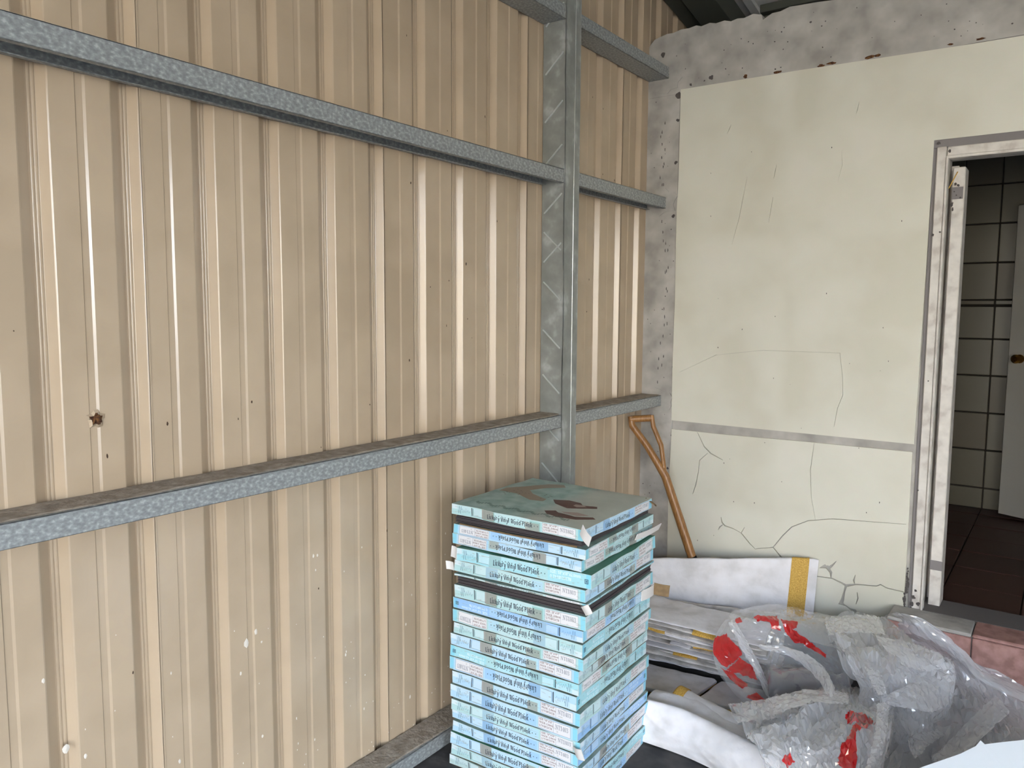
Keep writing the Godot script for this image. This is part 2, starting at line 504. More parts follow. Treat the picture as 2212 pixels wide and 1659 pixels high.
	mats.film_red = plain(Color(0.80, 0.05, 0.06, 0.85), 0.15, 0.0, 0.7)
	mats.film_red.transparency = BaseMaterial3D.TRANSPARENCY_ALPHA
	mats.wrap_dark = plain(Color(0.38, 0.37, 0.40), 0.15, 0.0, 0.8)
	mats.foam = plain(Color(0.90, 0.93, 0.96), 0.7)
	mats.card = mottled(17, 0.02, [Color(0.44, 0.36, 0.26), Color(0.52, 0.43, 0.31)], [0.2, 0.8], 4.0, 0.9)
	mats.card_white = plain(Color(0.86, 0.85, 0.84), 0.6)
	mats.vinyl = plain(Color(0.27, 0.25, 0.26), 0.55)
	mats.carton_top = mottled(18, 0.01, [Color(0.42, 0.52, 0.49), Color(0.50, 0.60, 0.57), Color(0.60, 0.66, 0.63)], [0.2, 0.5, 0.85], 2.0, 0.6)
	mats.carton_green = plain(Color(0.24, 0.46, 0.38), 0.55)


# ---------------------------------------------------------------- setting

func build_shell() -> void:
	var fl := struct("floor", "dark grey dusty concrete floor of the shed")
	box_part("slab", Vector3(-0.3, -0.2, -0.1), Vector3(5.5, 0.0, 6.2), mats.floor, fl, 0.0005)
	var yard := struct("floor_outside", "pale concrete yard outside the shed opening")
	box_part("paving", Vector3(-20, -0.25, 6.2), Vector3(40, -0.02, 40), mats.yard, yard, 0.0005)
	box_part("paving", Vector3(5.5, -0.25, -20), Vector3(40, -0.02, 6.2), mats.yard, yard, 0.0005)
	var wr := struct("wall_right", "rendered right wall with the wide open doorway that lets the daylight in")
	box_part("pier", Vector3(5.0, 0, -0.1), Vector3(5.2, 4.9, 4.0), mats.wall_other, wr, 0.001)
	box_part("pier", Vector3(5.0, 0, 5.8), Vector3(5.2, 4.9, 6.2), mats.wall_other, wr, 0.001)
	box_part("lintel", Vector3(5.0, 2.6, 4.0), Vector3(5.2, 4.9, 5.8), mats.wall_other, wr, 0.001)
	var wf := struct("wall_front", "front wall with an open door behind the viewer")
	box_part("pier", Vector3(-0.3, 0, 6.0), Vector3(1.25, 4.9, 6.2), mats.wall_other, wf, 0.001)
	box_part("pier", Vector3(2.15, 0, 6.0), Vector3(2.9, 2.6, 6.2), mats.wall_other, wf, 0.001)
	box_part("pier", Vector3(4.7, 0, 6.0), Vector3(5.0, 4.9, 6.2), mats.wall_other, wf, 0.001)
	box_part("lintel", Vector3(1.25, 2.6, 6.0), Vector3(4.7, 4.9, 6.2), mats.wall_other, wf, 0.001)
	var across := struct("wall_across_yard", "sunlit cream wall on the far side of the yard")
	box_part("render", Vector3(-12, -0.02, 14.0), Vector3(20, 3.4, 14.3), mats.cream, across, 0.001)


# one cladding sheet: cross-section in (x, distance along -z)
func sheet_profile() -> Array:
	var p := []
	p.append(Vector2(0.0022, 0.0))
	p.append(Vector2(0.0022, 0.004))
	p.append(Vector2(0.0, 0.0055))
	for k in 4:
		var o := k * 0.1905
		# pan with a shallow middle groove
		p.append(Vector2(0.0, o + 0.052))
		p.append(Vector2(-0.0026, o + 0.0545))
		p.append(Vector2(-0.0026, o + 0.069))
		p.append(Vector2(0.0, o + 0.0745))
		# deep trough: long near face, floor with two beads, steep far face
		p.append(Vector2(0.0, o + 0.1255))
		p.append(Vector2(-0.0012, o + 0.1285))
		p.append(Vector2(-0.0212, o + 0.1545))
		p.append(Vector2(-0.023, o + 0.1580))
		for bead in [[0.1619, 0.0032], [0.1704, 0.0038]]:
			for s in 11:
				var a := PI * s / 10.0
				p.append(Vector2(-0.023 + 0.0019 * sin(a), o + bead[0] - bead[1] * cos(a)))
		p.append(Vector2(-0.023, o + 0.1745))
		p.append(Vector2(-0.0222, o + 0.1756))
		p.append(Vector2(-0.0022, o + 0.1872))
		p.append(Vector2(-0.0006, o + 0.1890))
		p.append(Vector2(0.0, o + 0.1903))
	return p


func build_cladding() -> void:
	var w := struct("wall_left", "beige ribbed steel sheet wall on the left")
	var prof := sheet_profile()
	var base_y := -0.02
	var top_y := 4.7
	for s in 13:
		var z0 := 2.546 + 0.762 * (5 - s)
		if z0 < -2.6:
			break
		var st := new_st()
		var rows := 40
		for i in prof.size() - 1:
			var a: Vector2 = prof[i]
			var b: Vector2 = prof[i + 1]
			var d := b - a
			var n := Vector3(d.y, 0, d.x).normalized()
			for r in rows:
				var ya := lerpf(base_y, top_y, float(r) / rows)
				var yb := lerpf(base_y, top_y, float(r + 1) / rows)
				var p := []
				var ns := []
				for c in [[a, ya], [b, ya], [b, yb], [a, yb]]:
					var q := Vector3(c[0].x, c[1], z0 - c[0].y)
					var e := 0.01
					var h0 := 0.0011 * soft.get_noise_2d(q.z * 7.0 + 31.0, q.y * 2.2)
					var h1 := 0.0011 * soft.get_noise_2d(q.z * 7.0 + 31.0, (q.y + e) * 2.2)
					p.append(q + Vector3(h0, 0, 0))
					ns.append((n + Vector3(0, -(h1 - h0) / e, 0)).normalized())
				smooth_quad(st, p[0], p[1], p[2], p[3], ns[0], ns[1], ns[2], ns[3])
		# outer skin, so that the sheet is a solid
		quad(st, Vector3(-0.0255, base_y, z0), Vector3(-0.0255, top_y, z0), Vector3(-0.0255, top_y, z0 - 0.7618), Vector3(-0.0255, base_y, z0 - 0.7618))
		commit(st, "sheet", mats.beige, w)
	# torn hole with a rusty fixing, splashes of white paint
	var hole := thing_part(w, "torn_hole")
	var at := Vector3(0.0, 1.227, 2.671)
	var st2 := new_st()
	for k in 14:
		var a0 := TAU * k / 14.0
		var a1 := TAU * (k + 1) / 14.0
		var r0 := 0.013 + 0.004 * sin(k * 2.3)
		var r1 := 0.013 + 0.004 * sin(((k + 1) % 14) * 2.3)
		var c0 := Vector3(0.0012, sin(a0), -cos(a0))
		var c1 := Vector3(0.0012, sin(a1), -cos(a1))
		tri(st2, at + Vector3(0.0015, 0, 0), at + Vector3(0.0015, c0.y * r0, c0.z * r0), at + Vector3(0.0015, c1.y * r1, c1.z * r1))
	commit(st2, "opening", mats.rust, hole)
	var rim := new_st()
	for k in 14:
		if k % 7 == 6:
			continue
		var a0 := TAU * k / 14.0
		var a1 := TAU * (k + 1) / 14.0
		var ra := 0.0135 + 0.004 * sin(k * 2.3)
		var rb := 0.0135 + 0.004 * sin(((k + 1) % 14) * 2.3)
		var lift := 0.004 + 0.004 * absf(sin(k * 1.7))
		quad(rim, at + Vector3(0.001, sin(a0) * (ra + 0.006), -cos(a0) * (ra + 0.006)), at + Vector3(0.001, sin(a1) * (rb + 0.006), -cos(a1) * (rb + 0.006)), at + Vector3(lift, sin(a1) * rb, -cos(a1) * rb), at + Vector3(lift, sin(a0) * ra, -cos(a0) * ra))
	commit(rim, "torn_rim", mats.beige, hole)
	var stub := new_st()
	bbox(stub, Vector3(-0.004, -0.009, -0.004), Vector3(0.006, 0.010, 0.008), 0.002, Transform3D(Basis.from_euler(Vector3(0.3, 0.2, 0.0)), at + Vector3(0.002, 0, -0.005)))
	bbox(stub, Vector3(-0.002, -0.010, -0.002), Vector3(0.005, 0.010, 0.002), 0.001, Transform3D(Basis.from_euler(Vector3(-0.35, 0.1, 0.0)), at + Vector3(0.003, -0.001, 0.006)))
	commit(stub, "rusty_stub", mats.rust, hole)
	# paint splashes, thicker towards the floor near the cartons
	var sp := new_st()
	var r2 := RandomNumberGenerator.new()
	r2.seed = 21
	for k in 330:
		var z := lerpf(1.25, 2.85, pow(r2.randf(), 1.6))
		var y := 0.05 + 0.75 * pow(r2.randf(), 2.6)
		var rad := lerpf(0.0012, 0.0034, pow(r2.randf(), 3.0))
		if k < 8:
			z = [2.308, 2.277, 2.767, 2.327, 2.265, 2.727, 2.506, 2.26][k]
			y = [0.583, 0.604, 0.506, 0.507, 0.303, 0.47, 0.349, 0.57][k]
			rad = [0.0068, 0.005, 0.0082, 0.003, 0.0035, 0.004, 0.0035, 0.003][k]
		var ph := fposmod(2.546 - z, 0.1905)
		if k >= 8 and (ph > 0.124 or (ph > 0.048 and ph < 0.078)):
			continue
		blob(sp, Vector3(0.0004, y, z), rad, r2.randf_range(1.0, 2.2), r2)
	var spo := commit(sp, "paint_splashes", plain(Color(0.86, 0.83, 0.78), 0.6), w)
	spo.set_meta("kind", "stuff")
	var dk := new_st()
	for k in 70:
		var z := r2.randf_range(0.3, 2.9)
		var y := r2.randf_range(0.5, 2.6)
		var ph := fposmod(2.546 - z, 0.1905)
		if ph > 0.124 or (ph > 0.048 and ph < 0.078):
			continue
		blob(dk, Vector3(0.0004, y, z), r2.randf_range(0.0012, 0.003), r2.randf_range(1.0, 2.5), r2)
	var dko := commit(dk, "dirt_specks", plain(Color(0.27, 0.20, 0.14), 0.9), w)
	dko.set_meta("kind", "stuff")


func thing_part(parent: Node, called: String) -> Node3D:
	var o := Node3D.new()
	o.name = called
	parent.add_child(o, true)
	return o


# a small raised splash on the left wall
func blob(st: SurfaceTool, at: Vector3, rad: float, tall: float, r: RandomNumberGenerator) -> void:
	var n := 9
	var rr := []
	for k in n:
		rr.append(rad * r.randf_range(0.8, 1.15))
	var top := at + Vector3(rad * 0.18 + 0.0005, 0, 0)
	for k in n:
		var j := (k + 1) % n
		var a0 := TAU * k / n
		var a1 := TAU * j / n
		tri(st, top, at + Vector3(0, sin(a0) * rr[k] * tall, -cos(a0) * rr[k]), at + Vector3(0, sin(a1) * rr[j] * tall, -cos(a1) * rr[j]))


# jagged crack outline from a polyline of (x, y, width)
func crack_outline(pts: Array, wide := 0.75) -> PackedVector2Array:
	var l := PackedVector2Array()
	var r := PackedVector2Array()
	for i in pts.size():
		var a := Vector2(pts[maxi(i - 1, 0)][0], pts[maxi(i - 1, 0)][1])
		var b := Vector2(pts[mini(i + 1, pts.size() - 1)][0], pts[mini(i + 1, pts.size() - 1)][1])
		var n := (b - a).normalized().orthogonal()
		var c := Vector2(pts[i][0], pts[i][1])
		l.append(c + n * pts[i][2] * wide)
		r.append(c - n * pts[i][2] * wide)
	r.reverse()
	l.append_array(r)
	return l


func plaster_panel(called: String, outline: PackedVector2Array, cracks: Array, parent: Node) -> void:
	var csg := CSGPolygon3D.new()
	csg.name = called
	csg.polygon = outline
	csg.depth = 0.014
	csg.material = mats.plaster
	parent.add_child(csg, true)
	csg.position.z = 0.006
	for c in cracks:
		var cut := CSGPolygon3D.new()
		cut.name = "crack"
		cut.polygon = c
		cut.depth = 0.03
		cut.material = mats.plaster
		cut.operation = CSGShape3D.OPERATION_SUBTRACTION
		csg.add_child(cut, true)
		cut.position.z = 0.009


func build_back_wall() -> void:
	var w := struct("wall_back", "cracked cream plaster wall in a bare concrete frame")
	# concrete frame and core (doorway left open); the plaster lies on it
	var st := new_st()
	bbox(st, Vector3(-0.1, 0, -0.16), Vector3(0.166, 2.5, 0.0), 0.004)
	bbox(st, Vector3(0.166, 0, -0.16), Vector3(1.262, 2.5, -0.004), 0.001)
	bbox(st, Vector3(1.262, 2.118, -0.16), Vector3(2.15, 2.5, -0.004), 0.001)
	bbox(st, Vector3(2.15, 0, -0.16), Vector3(5.3, 2.5, -0.004), 0.001)
	commit(st, "concrete_core", mats.concrete, w)
	# tie beam with a broken upper edge
	var out := PackedVector2Array()
	out.append(Vector2(-0.1, 2.497))
	out.append(Vector2(5.3, 2.497))
	var tops := [[5.3, 2.80], [3.0, 2.79], [1.9, 2.785], [1.5, 2.79], [1.25, 2.775], [1.05, 2.78], [0.9, 2.768], [0.84, 2.770], [0.78, 2.776], [0.70, 2.780], [0.66, 2.783], [0.62, 2.772], [0.585, 2.772], [0.56, 2.760], [0.545, 2.752], [0.538, 2.776], [0.50, 2.787], [0.46, 2.778], [0.43, 2.782], [0.40, 2.776], [0.37, 2.786], [0.33, 2.782], [0.30, 2.790], [0.26, 2.783], [0.235, 2.792], [0.20, 2.787], [0.16, 2.789], [0.12, 2.781], [0.09, 2.783], [0.05, 2.775], [0.025, 2.768], [0.008, 2.752], [-0.006, 2.735], [-0.1, 2.73]]
	for t in tops:
		out.append(Vector2(t[0], t[1]))
	var sb := new_st()
	extrude(sb, out, -0.18, 0.001)
	commit(sb, "tie_beam", mats.concrete, w)
	# mortar round the girt ends
	for y in [1.06, 2.03, 2.60]:
		var mo := new_st()
		var o2 := PackedVector2Array()
		for k in 18:
			var a := TAU * k / 18.0
			var rr := 1.0 + 0.22 * soft.get_noise_2d(cos(a) * 2.0 + y * 9.0, sin(a) * 2.0)
			o2.append(Vector2(0.085 + 0.075 * rr * cos(a), y - 0.03 + 0.062 * rr * sin(a)))
		extrude(mo, o2, -0.002, 0.0035)
		commit(mo, "mortar_patch", mats.concrete, w)
	# dark spots, pock marks and rust on the bare concrete
	var spots := new_st()
	var rust := new_st()
	var r := RandomNumberGenerator.new()
	r.seed = 4
	for p in [[0.155, 2.49, 0.017], [0.155, 2.375, 0.008], [0.15, 2.18, 0.009], [0.145, 1.93, 0.009], [0.148, 1.06, 0.012], [0.11, 1.068, 0.008], [0.165, 0.865, 0.005], [0.03, 2.63, 0.006], [0.315, 2.545, 0.011], [0.215, 2.53, 0.007], [0.75, 2.70, 0.005], [1.1, 2.72, 0.008], [0.07, 2.69, 0.012], [0.148, 0.70, 0.006]]:
		pock(spots, Vector3(p[0], p[1], 0.0018), p[2], r)
	for k in 60:
		pock(spots, Vector3(r.randf_range(0.0, 1.7), r.randf_range(2.53, 2.75), 0.0018), r.randf_range(0.0012, 0.0035), r)
	for k in 40:
		pock(spots, Vector3(r.randf_range(0.0, 0.16), r.randf_range(0.5, 2.5), 0.0008), r.randf_range(0.001, 0.003), r)
	for k in 34:
		var yy := r.randf_range(1.1, 2.4)
		pock(spots, Vector3(0.10 + 0.02 * sin(yy * 5.0) + r.randf_range(-0.015, 0.015), yy, 0.0008), 0.0022, r, 4.0)
	commit(spots, "pock_marks", mats.stain, w).set_meta("kind", "stuff")
	for p in [[0.475, 2.522, 0.010, 1.0], [0.62, 2.517, 0.018, 0.35], [0.80, 2.512, 0.016, 0.4], [0.84, 2.515, 0.022, 0.3], [0.99, 2.512, 0.020, 0.35], [1.02, 2.514, 0.012, 0.5], [1.28, 2.508, 0.010, 0.5], [1.38, 2.508, 0.016, 0.3]]:
		pock(rust, Vector3(p[0], p[1], 0.0022), p[2], r, p[3])
	commit(rust, "rust_marks", mats.rust, w).set_meta("kind", "stuff")
	# plaster: upper field runs over the door, lower field below the bare strip
	var upper := PackedVector2Array([Vector2(0.164, 0.941), Vector2(1.233, 0.937), Vector2(1.240, 1.6), Vector2(1.2435, 2.149), Vector2(2.165, 2.149), Vector2(2.165, 0.94), Vector2(5.28, 0.94), Vector2(5.28, 2.49), Vector2(1.9, 2.484), Vector2(1.2, 2.497), Vector2(0.7, 2.508), Vector2(0.168, 2.514), Vector2(0.1685, 2.1), Vector2(0.163, 1.95), Vector2(0.1655, 1.5), Vector2(0.162, 1.2)])
	var cu := [
		crack_outline([[0.50, 2.08, 0.0008], [0.47, 1.9, 0.0016], [0.44, 1.78, 0.0008]], 0.4),
		crack_outline([[0.63, 2.12, 0.0008], [0.625, 2.09, 0.003], [0.62, 2.06, 0.0008]], 0.4),
		crack_outline([[0.40, 2.28, 0.0008], [0.41, 2.3, 0.003], [0.418, 2.32, 0.0008]], 0.4),
		crack_outline([[0.96, 2.34, 0.0008], [0.955, 2.31, 0.003], [0.95, 2.29, 0.0008]], 0.4),
		crack_outline([[0.62, 1.98, 0.001], [0.612, 1.92, 0.0025], [0.605, 1.87, 0.0008]], 0.4),
		crack_outline([[0.93, 1.30, 0.0008], [0.945, 1.2, 0.0016], [0.95, 1.12, 0.002], [0.93, 1.06, 0.0016], [0.92, 0.98, 0.0012]], 0.4),
		crack_outline([[0.20, 1.18, 0.0006], [0.38, 1.27, 0.0013], [0.6, 1.30, 0.0013], [0.93, 1.30, 0.0008]], 0.4),
		crack_outline([[0.90, 2.15, 0.0006], [0.905, 2.09, 0.0016], [0.89, 2.02, 0.0006]], 0.4),
	]
	plaster_panel("plaster_upper", upper, cu, w)
	var lower := PackedVector2Array([Vector2(0.160, 0.0), Vector2(1.226, 0.0), Vector2(1.229, 0.45), Vector2(1.2285, 0.904), Vector2(0.8, 0.902), Vector2(0.4, 0.897), Vector2(0.166, 0.898), Vector2(0.158, 0.6)])
	var cl := [
		crack_outline([[0.30, 0.895, 0.001], [0.335, 0.83, 0.003], [0.37, 0.80, 0.004], [0.43, 0.775, 0.001]]),
		crack_outline([[0.355, 0.80, 0.001], [0.315, 0.76, 0.0018], [0.31, 0.70, 0.0015], [0.30, 0.64, 0.0035], [0.285, 0.59, 0.001]]),
		crack_outline([[0.43, 0.50, 0.0012], [0.436, 0.475, 0.004], [0.45, 0.462, 0.004], [0.49, 0.455, 0.002], [0.53, 0.44, 0.001]]),
		crack_outline([[0.44, 0.465, 0.002], [0.425, 0.45, 0.004], [0.418, 0.435, 0.001]]),
		crack_outline([[0.545, 0.47, 0.001], [0.53, 0.44, 0.003], [0.57, 0.40, 0.003], [0.60, 0.375, 0.001]]),
		crack_outline([[0.60, 0.378, 0.0012], [0.68, 0.40, 0.002], [0.72, 0.46, 0.003], [0.76, 0.51, 0.0025], [0.83, 0.55, 0.002], [0.93, 0.575, 0.0016], [1.22, 0.60, 0.0008]]),
		crack_outline([[0.84, 0.90, 0.0006], [0.83, 0.78, 0.0014], [0.838, 0.66, 0.001], [0.86, 0.56, 0.0006]]),
		crack_outline([[0.68, 0.40, 0.002], [0.72, 0.36, 0.005], [0.74, 0.30, 0.002]]),
		crack_outline([[0.885, 0.345, 0.001], [0.91, 0.358, 0.012], [0.925, 0.352, 0.010], [0.945, 0.375, 0.004], [0.955, 0.39, 0.001]]),
		crack_outline([[0.915, 0.36, 0.012], [0.935, 0.335, 0.008], [0.936, 0.31, 0.002]]),
		crack_outline([[0.87, 0.305, 0.002], [0.94, 0.31, 0.003], [0.98, 0.298, 0.005], [1.0, 0.29, 0.008], [1.04, 0.305, 0.004], [1.12, 0.315, 0.003], [1.135, 0.325, 0.003], [1.16, 0.315, 0.003], [1.225, 0.312, 0.002]]),
		crack_outline([[1.035, 0.345, 0.001], [1.03, 0.32, 0.005], [1.035, 0.30, 0.002]]),
		crack_outline([[1.0, 0.292, 0.006], [0.993, 0.26, 0.005], [0.988, 0.225, 0.009], [0.982, 0.205, 0.015], [1.0, 0.20, 0.002]]),
		crack_outline([[1.045, 0.27, 0.001], [1.05, 0.245, 0.004], [1.043, 0.215, 0.001]]),
		crack_outline([[1.0, 0.202, 0.002], [1.02, 0.19, 0.004], [1.04, 0.185, 0.012], [1.05, 0.17, 0.003], [1.09, 0.14, 0.001]]),
	]
	plaster_panel("plaster_lower", lower, cl, w)
	# crumbled foot of the wall beside the door frame
	var cr := new_st()
	for k in 16:
		pock(cr, Vector3(1.238 + r.randf_range(-0.014, 0.003) * (1.0 - k / 20.0), 0.25 + 0.011 * k, 0.0085), r.randf_range(0.003, 0.008), r, 1.6)
	for k in 30:
		pock(cr, Vector3(r.randf_range(0.2, 1.2), r.randf_range(0.3, 2.2), 0.0068), r.randf_range(0.0008, 0.002), r, 2.0)
	commit(cr, "chips", mats.stain, w).set_meta("kind", "stuff")
	build_door_frame()


# flat irregular spot on a wall that faces +z
func pock(st: SurfaceTool, at: Vector3, rad: float, r: RandomNumberGenerator, tall := 1.0) -> void:
	var n := 10
	var rr := []
	for k in n:
		rr.append(rad * r.randf_range(0.65, 1.2))
	for k in n:
		var j := (k + 1) % n
		var a0 := TAU * k / n
		var a1 := TAU * j / n
		tri(st, at, at + Vector3(cos(a0) * rr[k], sin(a0) * rr[k] * tall, -0.0006), at + Vector3(cos(a1) * rr[j], sin(a1) * rr[j] * tall, -0.0006))


func build_door_frame() -> void:
	var d := struct("door_1", "white painted door frame with old hinge marks")
	d.set_meta("category", "door frame")
	# bare mortar joint round the frame
	var j := new_st()
	bbox(j, Vector3(1.2425, 0.25, -0.05), Vector3(1.260, 2.118, 0.002), 0.001)
	bbox(j, Vector3(1.2425, 2.118, -0.05), Vector3(2.168, 2.150, 0.002), 0.001)
	bbox(j, Vector3(2.15, 0.25, -0.05), Vector3(2.168, 2.118, 0.002), 0.001)
	commit(j, "mortar_joint", mats.bare, d)
	box_part("casing", Vector3(1.256, 0.252, -0.17), Vector3(1.290, 2.12, 0.012), mats.white_paint, d, 0.003)
	box_part("casing", Vector3(2.116, 0.252, -0.13), Vector3(2.152, 2.12, 0.012), mats.white_paint, d, 0.003)
	box_part("head", Vector3(1.292, 2.082, -0.13), Vector3(2.116, 2.118, 0.012), mats.white_paint, d, 0.003)
	box_part("bead", Vector3(1.290, 0.252, -0.03), Vector3(1.2985, 2.074, 0.018), mats.white_paint, d, 0.002)
	box_part("bead", Vector3(1.290, 2.072, -0.03), Vector3(2.118, 2.083, 0.018), mats.white_paint, d, 0.002)
	box_part("rebate", Vector3(1.285, 0.252, -0.178), Vector3(1.316, 2.07, -0.165), mats.white_paint, d, 0.001)
	var jamb := box_part("jamb", Vector3(1.306, 0.252, -0.175), Vector3(1.350, 2.050, -0.075), mats.white_paint, d, 0.003)
	box_part("hinge_plate", Vector3(1.3055, 1.925, -0.0755), Vector3(1.345, 1.972, -0.0725), mats.bare, jamb, 0.001)
	box_part("hinge_plate", Vector3(1.3055, 0.405, -0.0755), Vector3(1.3505, 0.445, -0.0725), mats.bare, jamb, 0.001)
	# splintered chips round the upper hinge
	var sp := new_st()
	bbox(sp, Vector3(-0.0018, -0.035, -0.002), Vector3(0.0018, 0.035, 0.002), 0.001, Transform3D(Basis.from_euler(Vector3(0, 0, -0.42)), Vector3(1.3085, 2.000, -0.071)))
	commit(sp, "splinter", mats.strap, jamb)
	var ch := new_st()
	var r := RandomNumberGenerator.new()
	r.seed = 9
	for p in [[1.317, 1.984, 0.006, 1.0], [1.327, 1.978, 0.005, 1.0], [1.308, 1.905, 0.006, 2.0], [1.312, 1.885, 0.004, 2.0], [1.337, 1.93, 0.004, 1.0], [1.314, 1.955, 0.003, 1.0], [1.322, 1.94, 0.003, 1.0]]:
		pock(ch, Vector3(p[0], p[1], -0.0718), p[2], r, p[3])
	commit(ch, "chip", mats.stain, jamb)
	var fx := new_st()
	for p in [[1.2585, 1.78, 0.005], [1.283, 1.79, 0.004], [1.262, 2.135, 0.007], [1.30, 2.10, 0.006], [1.272, 1.2, 0.003], [1.258, 0.75, 0.003], [1.27, 0.33, 0.006], [1.263, 0.30, 0.008], [1.28, 0.275, 0.009], [1.258, 0.27, 0.010]]:
		pock(fx, Vector3(p[0], p[1], 0.0128), p[2], r)
	commit(fx, "chipped_paint", mats.stain, d).set_meta("kind", "stuff")


func build_step_and_bathroom() -> void:
	var s := struct("floor_step", "tiled doorstep with pink tread and riser tiles")
	box_part("bed", Vector3(1.2, 0, -0.17), Vector3(2.6, 0.243, 0.158), mats.grout_light, s, 0.002)
	for k in 5:
		var x0 := 1.193 + 0.298 * k
		box_part("tread_tile", Vector3(x0, 0.24, 0.012), Vector3(x0 + 0.294, 0.254, 0.170), mats.tile_pink if k else mats.concrete, s, 0.004)
		box_part("riser_tile", Vector3(x0, 0.0, 0.155), Vector3(x0 + 0.294, 0.238, 0.168), mats.tile_pink, s, 0.003)
	box_part("threshold", Vector3(1.262, 0.236, -0.17), Vector3(2.15, 0.2535, 0.010), mats.grout_light, s, 0.002)
	# bathroom beyond
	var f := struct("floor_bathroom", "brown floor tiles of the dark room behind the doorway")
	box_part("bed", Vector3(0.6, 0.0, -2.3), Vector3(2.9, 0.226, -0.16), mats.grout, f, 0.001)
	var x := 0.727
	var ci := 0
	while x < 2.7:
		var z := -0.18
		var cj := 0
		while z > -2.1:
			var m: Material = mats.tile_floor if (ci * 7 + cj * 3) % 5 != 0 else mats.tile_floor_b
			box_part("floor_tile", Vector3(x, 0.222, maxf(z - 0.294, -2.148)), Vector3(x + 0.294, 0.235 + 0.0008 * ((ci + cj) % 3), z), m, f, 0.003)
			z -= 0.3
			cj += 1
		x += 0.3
		ci += 1
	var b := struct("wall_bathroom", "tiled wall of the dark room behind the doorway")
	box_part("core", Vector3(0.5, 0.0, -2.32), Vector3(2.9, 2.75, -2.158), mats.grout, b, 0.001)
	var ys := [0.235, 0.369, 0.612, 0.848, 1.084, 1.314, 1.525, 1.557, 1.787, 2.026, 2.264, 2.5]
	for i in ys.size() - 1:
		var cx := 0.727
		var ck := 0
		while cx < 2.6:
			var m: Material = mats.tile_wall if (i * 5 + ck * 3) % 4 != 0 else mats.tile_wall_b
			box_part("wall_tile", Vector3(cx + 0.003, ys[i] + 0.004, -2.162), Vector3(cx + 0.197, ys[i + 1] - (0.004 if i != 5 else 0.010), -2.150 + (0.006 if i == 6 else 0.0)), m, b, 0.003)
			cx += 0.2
			ck += 1
	var side := struct("wall_bathroom_side", "plain side walls and ceiling slab of the dark room")
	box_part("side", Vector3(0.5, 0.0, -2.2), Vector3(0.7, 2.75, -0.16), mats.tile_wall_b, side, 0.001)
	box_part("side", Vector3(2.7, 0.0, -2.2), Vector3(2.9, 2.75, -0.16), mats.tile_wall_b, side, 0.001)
	box_part("slab", Vector3(0.5, 2.5, -2.32), Vector3(2.9, 2.66, -0.17), mats.concrete, side, 0.001)
	# open inner door
	var door := struct("door_2", "grey white door leaf with a brass knob standing open inside")
	var t := Transform3D(Basis.from_euler(Vector3(0, -0.42, 0)), Vector3(1.432, 0.262, -1.98))
	t.basis = Basis.from_euler(Vector3(0, -0.42, 0))
	box_part("leaf", Vector3(0, 0, -0.018), Vector3(0.70, 1.845, 0.018), mats.door_leaf, door, 0.004, t)
	var kn := new_st()
	var prof := [[0.026, 0.0], [0.026, 0.004], [0.012, 0.006], [0.010, 0.022], [0.018, 0.028], [0.026, 0.040], [0.026, 0.050], [0.016, 0.058], [0.0, 0.060]]
	var seg := 20
	for i in prof.size() - 1:
		for k in seg:
			var a0 := TAU * k / seg
			var a1 := TAU * (k + 1) / seg
			var r0: float = prof[i][0]
			var r1: float = prof[i + 1][0]
			var p0 := Vector3(r0 * cos(a0), r0 * sin(a0), prof[i][1])
			var p1 := Vector3(r0 * cos(a1), r0 * sin(a1), prof[i][1])
			var p2 := Vector3(r1 * cos(a1), r1 * sin(a1), prof[i + 1][1])
			var p3 := Vector3(r1 * cos(a0), r1 * sin(a0), prof[i + 1][1])
			var g0 := Vector3(cos(a0), sin(a0), 0.6)
			var g1 := Vector3(cos(a1), sin(a1), 0.6)
			var o := Vector3(0.066, 0.945, 0.018)
			smooth_quad(kn, t * (o + p0), t * (o + p1), t * (o + p2), t * (o + p3), (t.basis * g0).normalized(), (t.basis * g1).normalized(), (t.basis * g1).normalized(), (t.basis * g0).normalized())
	commit(kn, "knob", mats.brass, door)


